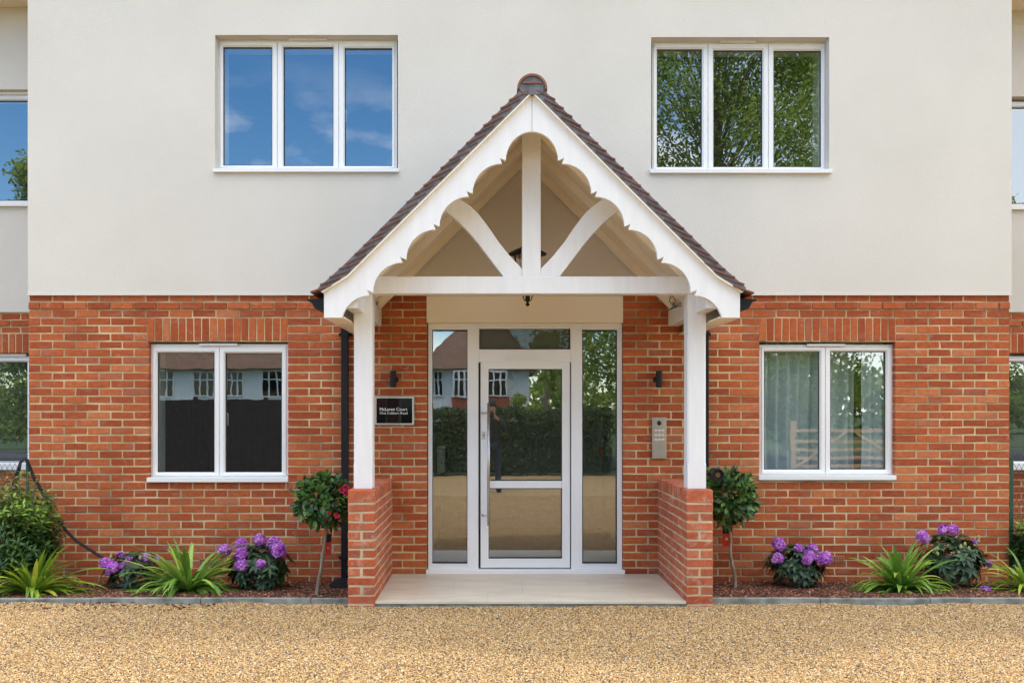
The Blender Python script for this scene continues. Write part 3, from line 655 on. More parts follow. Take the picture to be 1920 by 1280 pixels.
for (a, b, c, d) in ((809, 878, 616.5, 1057.5), (1090, 1158.5, 616.5, 1057.5), (897, 1071, 612, 656)):
    sb.ring(X(a) - .004, X(b) + .004, Z(d) - .006, Z(c) + .004, .012, ye - .004, ye + .02)
sb.build('glazing_bead', 'upvc', ent, bevel=.002)
gk = MB()
for (a, b, c, d) in ((809, 877.5, 618, 1056.5), (1091, 1158, 619, 1056.5), (897.5, 1070, 613.5, 655)):
    gk.ring(X(a) + .006, X(b) - .006, Z(d) + .006, Z(c) - .005, .005, ye + .002, ye + .034)
    MB().box(X(a), X(b), ye + .036, ye + .042, Z(d), Z(c)).build('pane', 'glass_obscure' if c < 616 else 'glass', ent)
gk.build('gasket', 'gasket', ent)
MB().box(X(799.5), X(1170), -.03, ye + .06, Z(1074.5), Z(1066)).build('threshold', 'upvc', ent, bevel=.003)
MB().box(X(948), X(1021), ye - .016, ye + .002, Z(674), Z(669)).build('trickle_vent', 'upvc', ent, bevel=.002)
yd = ye + .012
d = MB()
d.ring(X(901), X(1069), Z(1064), Z(678.5), X(916) - X(901), yd, yd + .06, wt=Z(678.5) - Z(691.5), wb=Z(1047) - Z(1064))
d.box(X(915.8), X(1053.6), yd + .003, yd + .058, Z(915), Z(901))
dr = d.build('entrance_door', 'upvc', bld, bevel=.002); dr['label'] = 'white half glazed entrance door with a tall pull handle'
gk = MB()
for (c, dd) in ((691.5, 901), (915, 1047)):
    gk.ring(X(915.6), X(1054), Z(dd), Z(c), .007, yd + .002, yd + .03)
    MB().box(X(915), X(1054.5), yd + .032, yd + .038, Z(dd), Z(c)).build('pane', 'glass', dr)
gk.build('gasket', 'gasket', dr)
hx = PX(916, 8.46)
hb = MB().tube([(hx, -.055, PZ(985, 8.46)), (hx, -.055, PZ(755, 8.46))], .013, 12)
for py in (774, 966): hb.tube([(PX(904, 8.46), yd, PZ(py, 8.46)), (PX(905, 8.46), -.05, PZ(py, 8.46)), (hx, -.055, PZ(py, 8.46))], .009, 8)
hb.build('pull_handle', 'steel', dr, smooth=True)
MB().box(X(903.8), X(910), yd - .008, yd + .002, Z(823), Z(809)).build('lock_plate', 'steel', dr, bevel=.003)
MB().lathe((X(907), yd - .009, Z(816)), [(.0001, -.004), (.007, -.004), (.007, .002)], 10, 'y').build('keyhole', 'black', dr)
# cream header board over the entrance
MB().box(PX(800, DW), PX(1168, DW), -.012, .1, PZ(605, DW), RZ0 - .006).build('header_board', 'cream', bld, bevel=.002)
# air bricks
for cx, cy in ((395, 1053), (1562, 1048)):
    a = MB().box(PX(cx - 21, DW), PX(cx + 21, DW), -.004, .03, PZ(cy + 6.2, DW), PZ(cy - 6.2, DW)); ab = a.build('air_brick', 'terracotta', bld, bevel=.002)
    h_ = MB()
    for i in range(8):
        for k in range(3):
            x = PX(cx - 17.5 + i * 5, DW); z = PZ(cy - 3.8 + k * 3.8, DW); h_.box(x - .0065, x + .0065, -.007, -.003, z - .0045, z + .0045)
    h_.build('vent_hole', 'gasket', ab)

# ================================================================== PORCH
XC = PX(997, 6.96) ; YB = -1.56          # gable centre line, barge board front
XC = .303
S_B = F / 6.96
porch = thing('porch', (XC, -.6, 0), 'white gabled timber porch on brick dwarf walls with brown tiled roof', 'porch')
def gx(px, s=-1): return XC + s * (997.0 - px) / S_B      # px measured on the left half
def gz(py): return 1.546 + (772 - py) / S_B
def barge(s):
    P = [(607, 549), (652, 521), (997, 177.5)]
    P += [(997, 247)]
    # half arch at the crown
    for i in range(1, 9):
        a = R(90 + 90 * i / 9); P.append((997 + 49 * math.cos(a), 301 - 54 * math.sin(a)))
    for j in range(4, -1, -1):
        p = (699 + 62.2 * j, 548 - 61.8 * j)
        P += [p, (p[0] - 7, p[1] - 2.6), (p[0] - 11, p[1] - 4.6), (p[0] - 9.3, p[1] + .6), (p[0] - 7, p[1] + 6)]
        if j > 0:
            c = (p[0] - 7 + .0, p[1] + 6 + 55.4)
            for i in range(1, 9):
                a = R(90 + 90 * i / 9); P.append((c[0] + 55.2 * math.cos(a), c[1] - 55.4 * math.sin(a)))
    c = (692, 609)
    for i in range(1, 9):
        a = R(90 + (76 * i / 8)); P.append((c[0] + 53 * math.cos(a), c[1] - 55 * math.sin(a)))
    P += [(640.5, 595.5), (607, 595.5)]
    return [(gx(x, s) + (s * .0016 if x > 990 else 0), gz(y)) for x, y in P]
for s in (-1, 1):
    poly = barge(s)
    MB().prism(poly, YB, YB + .038).build('barge_board', 'paint', porch, tri=True, bevel=.0018)
    # slim cream undercloak above the board
    MB().prism([(gx(603, s), gz(548)), (gx(651.5, s), gz(517.5)), (gx(997, s), gz(174)), (gx(997, s), gz(177.4)), (gx(652, s), gz(520.8)), (gx(605, s), gz(549.5))], YB - .035, 0).build('undercloak', 'cream', porch)
# ceiling boards (underside of the roof), rafters
ZA = gz(177.5) - .012
def slope_board(mb, s, off0, off1, dx0, dx1, y0, y1):
    """strip following the 45 degree slope; offsets measured vertically below the apex line"""
    mb.prism([(XC + s * dx0, ZA - dx0 - off0), (XC + s * dx1, ZA - dx1 - off0), (XC + s * dx1, ZA - dx1 - off1), (XC + s * dx0, ZA - dx0 - off1)], y0, y1)
for s in (-1, 1):
    m = MB(); slope_board(m, s, 0, .025, 0.001, 1.50, YB + .04, -.001); m.build('ceiling_board', 'cream', porch)
    for y0 in (-.10, -.66, -1.17):
        m = MB(); slope_board(m, s, .026, .115, .01, 1.40, y0, y0 + .06); m.build('rafter', 'cream', porch, bevel=.002)
# ridge board
MB().box(XC - .015, XC + .015, YB + .04, -.002, ZA - .13, ZA - .028).build('ridge_board', 'cream', porch)
# posts
DP = 7.35; yp = DP - DW
def post(x0, x1):
    z0, z1 = .912, PZ(568, DP); zc0, zc1 = PZ(908, DP) , PZ(622, DP)
    m = MB(); c = .014; y0, y1 = yp, yp + .150
    def ringp(z, k): return [(x0 + k, y0, z), (x1 - k, y0, z), (x1, y0 + k, z), (x1, y1 - k, z), (x1 - k, y1, z), (x0 + k, y1, z), (x0, y1 - k, z), (x0, y0 + k, z)]
    zs = [(z0, .0015), (.912 + .19, .0015), (.912 + .21, c), (zc1 - .02, c), (zc1, .0015), (2.53, .0015)]
    vs = []; fs = []
    for z, k in zs: vs += ringp(z, k)
    for i in range(len(zs) - 1):
        for k in range(8): k2 = (k + 1) % 8; fs.append((8 * i + k, 8 * i + k2, 8 * i + 8 + k2, 8 * i + 8 + k))
    fs += [tuple(range(7, -1, -1)), tuple(range(8 * len(zs) - 8, 8 * len(zs)))]
    m.add(vs, fs); return m.build('post', 'paint', porch)
XP = [(-1.156, -1.003), (XC * 2 + 1.003, XC * 2 + 1.156)]
for a, b in XP: post(a, b)
# tie beam, king post, braces
z0, z1 = PZ(551, DP), PZ(519, DP)
MB().box(XP[0][1] + .001 - .16, XP[1][0] - .001 + .16, yp - .022, yp + .11, z0, z1).build('tie_beam', 'paint', porch, bevel=.004)
MB().box(XC - .077 + .012, XC + .077 + .012, yp - .020, yp + .10, z1 - .001, ZA - .12).build('king_post', 'paint', porch, bevel=.005)
xk = 996.5
def brace(s):
    up = [(864, 375), (882, 387), (897, 401), (916, 426), (935, 454), (955, 479), (977, 502), (990, 518.5)]
    lo = [(944, 518.5), (925, 494), (897, 457), (880, 437), (860, 416), (836, 397), (826, 391), (826, 370), (845, 366)]
    c = PX(996.5, DP)
    return [(c + s * (996.5 - x) * DP / F, PZ(y, DP)) for x, y in up + lo]
for s in (-1, 1): MB().prism(brace(s), yp - .006, yp + .085).build('brace', 'paint', porch, tri=True, bevel=.003)
# wall plates, soffits, fascias
for s in (-1, 1):
    xa, xb = XC + s * 1.375, XC + s * 1.475
    MB().box(xa, xb, YB + .05, -.003, 2.365, 2.535).build('wall_plate', 'paint', porch, bevel=.003)
    xo = XC + s * 1.632
    MB().box(xo, xo - s * .02, YB + .04, -.003, gz(596), gz(553)).build('fascia', 'paint', porch)
    MB().box(xo - s * .021, xb + s * .001, YB + .04, -.003, gz(595.5), gz(595.5) + .012).build('soffit', 'cream', porch)
    MB().prism([(xo - s * .021, gz(595.5) + .013), (xb + s * .001, gz(595.5) + .013), (xb + s * .001, 2.53), (xo - s * .021, 2.45)], -.30, -.25).build('soffit_bracket', 'cream', porch)
# roof tiles
def roof_side(s):
    kx, kz = 1.443, gz(521) ; ex, ez = 1.632, gz(549)
    m = MB(); f = MB()
    # along-slope parametrisation from the eave tip upwards
    pts = []
    L1 = math.hypot(ex + .075 - kx, (kz - ez) * (ex + .075 - kx) / (ex - kx)); n = 0; t = 0.0
    slo = math.atan2(kz - ez, ex - kx)
    tot = L1 + kx * math.sqrt(2) - .09
    while t < tot:
        if t < L1:
            x = ex + .075 - t * math.cos(slo); z = ez - .075 * math.tan(slo) + t * math.sin(slo) + .012; al = slo; tl = R(13); lift = .045 + .04 * t / L1
        else:
            u = (t - L1) / math.sqrt(2); x = kx - u; z = kz + u + .012; al = R(45); tl = R(19); lift = .080
        nx, nz_ = math.sin(al), math.cos(al)
        tx, tz = x + nx * lift, z + nz_ * lift               # tail, outer top
        ang = al - tl; ln = .172
        jit = random.uniform(-.004, .004); th = .013
        hx_, hz_ = tx - math.cos(ang) * ln, tz + math.sin(ang) * ln
        hx_ = max(hx_, .012)
        qx, qz = math.sin(ang) * th, math.cos(ang) * th
        prof = [(tx, tz + jit), (hx_, hz_ + jit), (hx_ - 0, hz_ - qz + jit), (tx - qx * .6, tz - qz + jit)]
        y = YB - .045 + random.uniform(-.004, .004); k = 0
        while y < -.03:
            wdt = (.0825 if (n % 2 and k == 0) else .165); y2 = min(y + wdt - .003, -.021)
            jz = random.uniform(-.0015, .0015)
            m.prism([(XC + s * a, b + jz) for a, b in prof], y, y2, r=random.random()); y += wdt; k += 1
        t += .0945; n += 1
    m.build('roof_tiles', 'tile', porch)
    # mortar bedding at the verge
    f.prism([(XC + s * a, b) for a, b in ((ex + .02, ez + .004), (ex + .04, ez + .035), (kx + .04, kz + .085), (.0, kz + kx + .108), (.0, kz + kx + .012), (kx, kz + .010))], YB - .033, -.021)
    f.build('verge_mortar', 'bed_mortar', porch, tri=True)
for s in (-1, 1): roof_side(s)
rc = (XC, gz(171)); n = 18
ridge = MB()
for i in range(4):
    y0 = YB - .055 + i * .4; y1 = min(y0 + .397, -.021)
    arc = [(rc[0] + .118 * math.cos(PI * k / n + 0), rc[1] + .118 * math.sin(PI * k / n)) for k in range(n + 1)]
    inn = [(rc[0] + .101 * math.cos(PI * k / n), rc[1] + .101 * math.sin(PI * k / n)) for k in range(n, -1, -1)]
    ridge.prism(arc + inn, y0, y1, r=random.random())
rt = ridge.build('ridge_tile', 'tile_edge', porch, tri=True)
MB().prism([(rc[0] + .1 * math.cos(PI * k / n), rc[1] + .1 * math.sin(PI * k / n)) for k in range(n + 1)] + [(rc[0] - .06, rc[1] - .04), (rc[0] + .06, rc[1] - .04)], YB - .040, -.03).build('ridge_mortar', 'bed_mortar', rt, tri=True)
MB().box(rc[0] - .075, rc[0] + .075, YB - .052, YB - .038, rc[1] + .042, rc[1] + .056).build('ridge_slip', 'tile_edge', rt)

# dwarf walls with brick-on-edge caps
def dwarf(x0, x1):
    b = MB(); yf, yb = -1.27, -.002; zt = .797
    # cap: bricks on edge across the wall
    n = 17; p = (yb - yf) / n
    for i in range(n): b.brick(x0, x1, yf + i * p + (.005 if i else 0), yf + (i + 1) * p - .005, zt + .008, .910 + random.uniform(-.001, .001), c=.005)
    for k in range(12):
        z1_ = zt - CO * k - .0045; z0_ = z1_ - .0625
        if k % 2 == 0:
            b.brick(x0, x1, yf, yf + .100, z0_, z1_, c=.005); st_ = yf + .113
        else: st_ = yf
        for xa, xb in ((x0, x0 + .101), (x1 - .101, x1)):
            y = st_
            while y < yb - .02:
                y2 = min(y + .212, yb); b.brick(xa, xb, y, y2, z0_, z1_, c=.005); y = y2 + .013
    wl = b.build('dwarf_wall', 'brick_pier', porch)
    MB().box(x0 + .0035, x1 - .0035, yf + .0038, yb, -.2, .902).build('dwarf_wall_mortar', 'mortar_pale', wl)
DWX = [(-1.189, -.968), (1.578, 1.795)]
for a, b in DWX: dwarf(a, b)
# paving
pv = MB(); x0, x1 = -.966, 1.576
MBs = MB().box(x0, x1, -1.262, ye, -.2, -.021); MBs.build('slab_bed', 'kerb', porch)
xs = [x0, -.966 + .62, -.966 + 1.22, -.966 + 1.82, x1]; ys = [-1.272, -.93, -.33, -.0305]
for j in range(3):
    sh_ = .0 if j % 2 == 0 else .3
    xx = [x0] + [v for v in [x0 + .32 + sh_ + .6 * i for i in range(6)] if v < x1 - .05] + [x1]
    for i in range(len(xx) - 1): pv.box(xx[i] + .0006, xx[i + 1] - .0006, ys[j] + .0006, ys[j + 1] - .0006, -.020, random.uniform(-.0006, 0))
pv.build('paving', 'stone', porch, bevel=.001)
# gutters (ogee) on both eaves, part of the porch
def gutter(s):
    o = [(573, 561), (575, 563), (583, 565.5), (585, 570), (587, 575), (592, 579), (603, 579.5), (606, 579), (606, 558), (604, 556), (603.5, 576), (592, 576), (588.5, 573), (586.5, 566), (582, 563.5), (575, 560)]
    solid = [(573, 560), (574, 563), (582, 565.5), (584, 570), (586.5, 575), (591, 579), (605, 579.5), (606, 558)]
    m = MB(); xs_ = [(XC + s * (997 - x) / S_B, gz(y)) for x, y in solid]
    m.prism(xs_, YB + .035, YB + .046)      # stop end
    m.prism([(XC + s * (997 - x) / S_B, gz(y)) for x, y in o], YB + .046, -.025)
    return m.build('gutter', 'black', porch, tri=True)
for s in (-1, 1): gutter(s)

# ---- downpipes
def downpipe(x0, x1, label, shoe):
    t = thing('downpipe', ((x0 + x1) / 2, -.06, -.05), label, 'downpipe', 'black square downpipes beside the porch')
    MB().box(x0, x1, -.085, -.02, -.06, 2.405).build('pipe', 'black', t, bevel=.006)
    for z in (PZ(626, 8.43), PZ(1047, 8.43)):
        b = MB().box(x0 - .006, x1 + .006, -.092, -.004, z - .012, z + .012)
        for xx in (x0 - .018, x1 + .018): b.box(xx - .013, xx + .013, -.03, -.004, z - .012, z + .012); b.lathe((xx, -.03, z), [(.0001, -.012), (.009, -.010), (.010, 0)], 8, 'y')
        b.build('bracket', 'black', t)
    return t
downpipe(PX(639, 8.43), PX(652, 8.43), 'black square downpipe behind the left porch post', 1)
downpipe(1.985, 2.05, 'black square downpipe behind the right porch post', 0)
gr = MB().ring(-1.56, -1.22, -.02 + .0, .0, .005, -.4, -.1)
gr = MB()
gx0, gx1, gy0, gy1 = PX(622, 8.15), PX(655, 8.15), -.46, -.15
for i in range(9): x = gx0 + (gx1 - gx0) * i / 8; gr.box(x - .004, x + .004, gy0, gy1, -.035, -.02)
for i in range(7): y = gy0 + (gy1 - gy0) * i / 6; gr.box(gx0 - .006, gx1 + .006, y - .004, y + .004, -.036, -.021)
gr.box(gx0, gx1, gy0, gy1, -.09, -.045)
tag(gr.build('gully_grating', 'grille'), 'dark gully grating at the foot of the left downpipe', 'drain grating')

# ---- wall lamps
def wall_lamp(cx, s, label):
    t = thing('wall_lamp', (cx, -.07, 2.0), label, 'wall lamp', 'black up and down wall lamps')
    z0, z1 = PZ(726, 8.44), PZ(695, 8.44)
    m = MB().lathe((cx, -.075, 0), [(.026, z0 + .001), (.0275, z0), (.030, z0 + .002), (.030, z1 - .002), (.0275, z1), (.026, z1 - .001)], 20); m.build('barrel', 'dark_metal', t, smooth=False)
    MB().box(cx + s * -.0, cx + s * .016, -.06, -.02, 1.905, 1.935).lathe((cx + s * .02, -.028, PZ(711, 8.48)), [(.0001, -.02), (.022, -.018), (.026, -.004), (.026, .026)], 14, 'y').build('wall_mount', 'dark_metal', t)
    MB().box(cx - .031, cx + .031, -.0765, -.0735, (z0 + z1) / 2 + .04, (z0 + z1) / 2 + .042).build('seam_ring', 'gasket', t)
wall_lamp(PX(737, 8.44), 1, 'black cylinder wall lamp above the house name sign')
wall_lamp(PX(1236, 8.44), -1, 'black cylinder wall lamp above the door entry panel')

# ---- sign
sx0, sx1, sz0, sz1 = PX(702.5, 8.5), PX(776.5, 8.5), PZ(796.5, 8.5), PZ(743, 8.5)
sg = thing('house_sign', ((sx0 + sx1) / 2, 0, (sz0 + sz1) / 2), 'black house name sign with white letters in a silver frame', 'sign')
MB().ring(sx0, sx1, sz0, sz1, .018, -.024, -.002).build('sign_frame', 'steel', sg, bevel=.002)
MB().box(sx0 + .016, sx1 - .016, -.016, -.003, sz0 + .016, sz1 - .016).build('sign_panel', 'sign_black', sg)
def text(body, size, x, y, z, parent, mt, width, rot=(R(90), 0, 0), align='LEFT', bold=.0):
    cu = bpy.data.curves.new('lettering', 'FONT'); cu.body = body; cu.size = size; cu.extrude = .0008; cu.offset = bold; cu.align_x = align
    ob = bpy.data.objects.new('tmp', cu); COL.objects.link(ob)
    dg = bpy.context.evaluated_depsgraph_get(); me = bpy.data.meshes.new_from_object(ob.evaluated_get(dg)); bpy.data.objects.remove(ob)
    xs_ = [v.co.x for v in me.vertices]; k = width / (max(xs_) - min(xs_)); mnx = min(xs_)
    org = ORG[parent]
    for v in me.vertices: v.co = Vector(((v.co.x - mnx) * k + x, y - v.co.z, v.co.y + z)) - org
    me.materials.clear(); me.materials.append(M[mt])
    o = bpy.data.objects.new('lettering', me); COL.objects.link(o); o.parent = parent; ORG[o] = org
    return o
P1 = lambda px: PX(px, 8.5)
text("McLaren Court", .043, P1(712), -.018, PZ(769.6, 8.5), sg, 'letters', P1(763.5) - P1(712), bold=.0002)
text("One Cobham Road", .033, P1(712), -.018, PZ(776.2, 8.5), sg, 'letters', P1(764) - P1(712), bold=.0)
for x in (sx0 + .013, sx1 - .013): MB().lathe((x, -.026, (sz0 + sz1) / 2), [(.0001, -.004), (.006, -.003), (.007, .003)], 10, 'y').build('screw_cap', 'steel', sg)

# ---- door entry panel
ix0, ix1, iz0, iz1 = PX(1223, 8.49), PX(1249.5, 8.49), PZ(859.5, 8.49), PZ(782, 8.49)
ip = thing('door_entry_panel', ((ix0 + ix1) / 2, 0, (iz0 + iz1) / 2), 'brushed steel door entry panel with camera and nine buttons', 'intercom')
MB().box(ix0, ix1, -.030, -.001, iz0, iz1).build('face_plate', 'steel', ip, bevel=.003)
ic = (ix0 + ix1) / 2; q = lambda py: PZ(py, 8.49)
MB().lathe((ic, -.031, q(792.5)), [(.0001, -.012), (.010, -.011), (.017, -.006), (.023, 0), (.023, .002)], 18, 'y').build('camera_lens', 'lens', ip, smooth=True)
for k in range(3):
    for i in range(3):
        x = ic + (i - 1) * .034; z = q(806.5 + 8.6 * k)
        MB().box(x - .012, x + .012, -.033, -.029, z - .007, z + .007).build('name_button', 'white_plastic', ip, bevel=.001)
kp = MB()
for k in range(4):
    for i in range(3):
        x = ic + (i - 1) * .022; z = q(841 + 3.8 * k); kp.box(x - .006, x + .006, -.0325, -.029, z - .005, z + .005)
kp.build('keypad', 'white_board', ip)

# ---- lantern under the porch
lc = Vector((.305, -.62, 0)); DLn = DW - .62
lan = thing('hanging_lantern', (lc.x, lc.y, 2.5), 'black hanging lantern behind the king post of the porch', 'lantern')
zt_ = PZ(455, DLn); ze = PZ(474, DLn); zb = PZ(574, DLn)
MB().lathe((lc.x, lc.y, 0), [(.012, zt_ + .10), (.02, zt_ + .06), (.035, zt_ + .02), (.06, zt_ - .04), (.11, ze + .03), (.165, ze), (.172, ze - .015), (.15, ze - .03)], 6).build('lantern_roof', 'dark_metal', lan)
cg = MB()
for k in range(6):
    a = PI / 3 * k + PI / 6
    cg.tube([(lc.x + .135 * math.cos(a), lc.y + .135 * math.sin(a), ze - .02), (lc.x + .075 * math.cos(a), lc.y + .075 * math.sin(a), zb + .12)], .006, 6)
cg.lathe((lc.x, lc.y, 0), [(.02, zb + .10), (.085, zb + .115), (.088, zb + .13), (.07, zb + .132)], 6)
cg.build('lantern_cage', 'dark_metal', lan)
MB().lathe((lc.x, lc.y, 0), [(.068, zb + .135), (.128, ze - .025)], 6).build('lantern_glass', 'glass', lan)
MB().lathe((lc.x, lc.y, 0), [(.02, zb + .10), (.022, zb + .06), (.012, zb + .045), (.010, zb + .03), (.018, zb + .018), (.017, zb + .008), (.006, zb)], 12).build('finial', 'dark_metal', lan)
sc2 = MB()
for k in range(4):
    a = PI / 2 * k; dx, dy = math.cos(a), math.sin(a)
    sc2.tube([(lc.x + r_ * dx, lc.y + r_ * dy, zb + h_) for r_, h_ in ((.012, .045), (.025, .05), (.034, .065), (.040, .085), (.047, .10), (.052, .098))], .005, 6)
sc2.build('scroll_arm', 'dark_metal', lan)
MB().tube([(lc.x, lc.y, zt_ + .09), (lc.x, lc.y, ZA - .125)], .006, 6).build('chain', 'dark_metal', lan)

# ---- loose cable on the right wall plate
cb = MB()
cx, cy, cz = 1.60, -.55, 2.52
cb.tube([(1.67, -.4, 2.56), (1.60, -.55, 2.60), (1.57, -.6, 2.53), (1.62, -.62, 2.48), (1.70, -.6, 2.50)], .004, 6)
cb.tube([(1.67, -.45, 2.50), (1.60, -.58, 2.47), (1.56, -.60, 2.45), (1.62, -.55, 2.49), (1.68, -.6, 2.52)], .004, 6)
tag(cb.build('loose_cable', 'wire'), 'loose loop of dark cable on the right wall plate of the porch', 'cable')

# ---- cctv camera beside right post
ct = thing('security_camera', (2.0, -.95, .95), 'black bullet security camera above the standard tree', 'security camera')
cc = Vector((PX(1346, 7.35), -1.17, PZ(890, 7.35)))
MB().lathe((cc.x, cc.y, cc.z), [(.0001, -.0), (.036, .0), (.042, -.016), (.050, -.016), (.053, .0), (.053, .12), (.040, .15), (.0001, .155)], 18, 'y').build('camera_body', 'black', ct, smooth=False)
MB().lathe((cc.x, cc.y - .001, cc.z), [(.0001, -.002), (.020, -.002), (.024, .001)], 14, 'y').build('camera_lens', 'bronze', ct)
MB().tube([(cc.x - .02, cc.y + .07, cc.z - .01), (1.80, -1.06, cc.z + .0), (1.765, -1.06, cc.z)], .012, 8).lathe((1.770, -1.06, cc.z), [(.0001, -.006), (.03, -.005), (.03, .010)], 14, 'x').build('camera_arm', 'black', ct)

# ================================================================== PLANTS
def rv(s=1.0): return Vector((random.gauss(0, s), random.gauss(0, s), random.gauss(0, s)))
def rosette(mb, p, d, n, ln, w, spread=1.0, droop=.25, r0=0, r1=1):
    d = d.normalized(); u = d.orthogonal().normalized(); v = d.cross(u); a0 = random.random() * 6
    for k in range(n):
        a = a0 + 2 * PI * k / n + random.uniform(-.25, .25)
        o = (u * math.cos(a) + v * math.sin(a))
        dd = (o * spread + d * random.uniform(.15, .6)).normalized(); nn = (d * spread - o * .3).normalized()
        l = ln * random.uniform(.75, 1.15); mb.leaf(p, dd, nn, l, w * random.uniform(.85, 1.15), random.uniform(r0, r1), curl=droop)
def strap_plant(base, n, lens, width, mt, label, seed, spread=(.15, 1.25), name='strap_leaved_plant', group='strap leaved plants in the beds', squash=.7):
    random.seed(seed)
    t = thing(name, base, label, 'plant', group); base = Vector(base)
    fronts = MB()
    for i in range(n):
        az = random.uniform(0, 2 * PI); el = random.uniform(*spread); ln = random.uniform(*lens) * (1.0 if el > .5 else .92)
        h = Vector((math.cos(az), math.sin(az) * squash, 0)); p = base + h * random.uniform(0, .05) + Vector((0, 0, -.01))
        side = Vector((-math.sin(az), math.cos(az), 0)); ns = 11; pts = []
        ang = el; droop = random.uniform(.6, 2.1) * (.35 + el * .55); step = ln / ns; w0 = width * random.uniform(.75, 1.2)
        twist = random.uniform(-.5, .5)
        vs = []
        for k in range(ns + 1):
            tt = k / ns; ww = w0 * (.75 + .5 * tt) if tt < .45 else w0 * (.975) * max(0.04, (1 - ((tt - .45) / .55) ** 2.2))
            s2 = (side + Vector((0, 0, twist * tt))).normalized()
            dirv = h * math.sin(ang) + Vector((0, 0, math.cos(ang)))
            nn = dirv.cross(s2).normalized()
            vs += [p - s2 * ww / 2 + nn * ww * .16, p, p + s2 * ww / 2 + nn * ww * .16]
            p = p + dirv * step; ang += droop / ns * (1.5 * tt + .35)
            if p.z < -.045: p.z = -.045 + random.uniform(0, .006); ang = min(ang, PI / 2)
        fs = []
        for k in range(ns): fs += [(3 * k, 3 * k + 1, 3 * k + 4, 3 * k + 3), (3 * k + 1, 3 * k + 2, 3 * k + 5, 3 * k + 4)]
        fronts.add(vs, fs, random.random() ** 1.3)
    fronts.build('foliage', mt, t, smooth=True)
    return t
def floret(mb, p, d, size, r):
    d = d.normalized(); u = d.orthogonal().normalized(); v = d.cross(u); a0 = random.random() * 6
    for k in range(5):
        a = a0 + 2 * PI * k / 5; o = u * math.cos(a) + v * math.sin(a); s_ = (u * -math.sin(a) + v * math.cos(a))
        b = p + d * size * .1; m_ = p + d * size * .55 + o * size * .55; tip = p + d * size * .45 + o * size * 1.0; w = size * .33
        mb.add([b - s_ * w * .2, b + s_ * w * .2, m_ + s_ * w + d * size * .08, m_ - s_ * w + d * size * .08, tip + s_ * w * .25, tip - s_ * w * .25], [(0, 1, 2, 3), (3, 2, 4, 5)], min(1, max(0, r + random.uniform(-.2, .2))))
def truss(c, rad, d=Vector((0, -.4, 1)), n=24):
    mb = MB()
    d = d.normalized()
    for i in range(n):
        z = 1 - 1.35 * (i + .5) / n; a = i * 2.39996; rr = math.sqrt(max(0, 1 - z * z))
        u = d.orthogonal().normalized(); v = d.cross(u)
        dd = d * z + (u * math.cos(a) + v * math.sin(a)) * rr
        floret(mb, c + dd * rad * random.uniform(.42, .62), dd + rv(.3), rad * random.uniform(.34, .56), random.uniform(0, 1))
    return mb
def rhodo(base, w, h, trusses, label, seed, buds=0, nros=70, dp=None):
    random.seed(seed); t = thing('rhododendron', base, label, 'shrub', 'purple rhododendrons in the beds'); base = Vector(base)
    lf = MB(); stm = MB(); dp = dp or w * .8
    ctr = base + Vector((0, 0, h * .5))
    for i in range(nros):
        a = random.uniform(0, 2 * PI); e = random.uniform(-.75, 1); rr = math.sqrt(1 - e * e) if abs(e) < 1 else 0; k = random.uniform(.72, 1.0)
        o = Vector((math.cos(a) * rr * w * .5, math.sin(a) * rr * dp * .5, e * h * .5)) * k
        p = ctr + o; d = (Vector((o.x, o.y, o.z + .08)).normalized() + Vector((0, 0, .35))).normalized()
        rosette(lf, p, d, random.randint(6, 9), .095, .034, 1.0, .3, 0, .8 if random.random() < .85 else 1)
        if i % 3 == 0: stm.tube([base + rv(.01), base + (p - base) * .55 + Vector((0, 0, -.02)), p], [.008, .006, .004], 5)
    lf.build('foliage', 'leaf_rhodo', t); stm.build('stem', 'trunk', t)
    for (dx, dy, dz, rad) in trusses: truss(base + Vector((dx, dy, dz)), rad, Vector((dx * .8, -.9, .9))).build('flower_head', 'petal_purple', t)
    if buds:
        for i in range(buds):
            b = MB()
            a = random.uniform(PI, 2 * PI); p = ctr + Vector((math.cos(a) * w * .42, math.sin(a) * dp * .42, random.uniform(.1, .45) * h)); 
            b.lathe(tuple(p), [(.002, -.01), (.013, .0), (.015, .012), (.009, .028), (.001, .036)], 7)
            b.build('flower_bud', 'bud', t, smooth=True)
    return t
def B(px, py, z=-.04):        # a point on the bed whose foot shows at the measured place
    D = (1.546 - z) * F / (py - 772.0); return Vector((PX(px, D), D - DW, z))
# rhododendrons: (px positions of flower heads, at the plant's distance)
def rh(px, py, wpx, hpx, heads, label, seed, **kw):
    b = B(px, py, -.05); D = DW + b.y; S = F / D
    tr = [((hx_ - px) / S, (dy), PZ(hy, D) - b.z, r * .9 / S) for hx_, hy, r, dy in heads]
    return rhodo(b, wpx / S, hpx / S, tr, label, seed, **kw)
rh(250, 1098, 112, 62, [(213, 1050, 15, -.16), (230, 1058, 16, -.2), (226, 1040, 9, .0), (252, 1047, 11, -.1), (262, 1043, 11, -.02), (277, 1043, 11, -.05), (296, 1048, 9, 0), (246, 1053, 8, -.2)],
   'low rhododendron with purple flowers behind the end of the black cable', 21, nros=48, buds=3)
rh(486, 1102, 116, 82, [(428, 1028, 15, -.1), (455, 1018, 15, -.05), (489, 1011, 15, -.02), (462, 1034, 15, -.16), (465, 1052, 16, -.2), (501, 1050, 11, -.2), (516, 1018, 16, -.02), (529, 1028, 18, -.12), (506, 1025, 12, .0)],
   'large rhododendron covered in purple flowers below the left ground floor window', 22, nros=80)
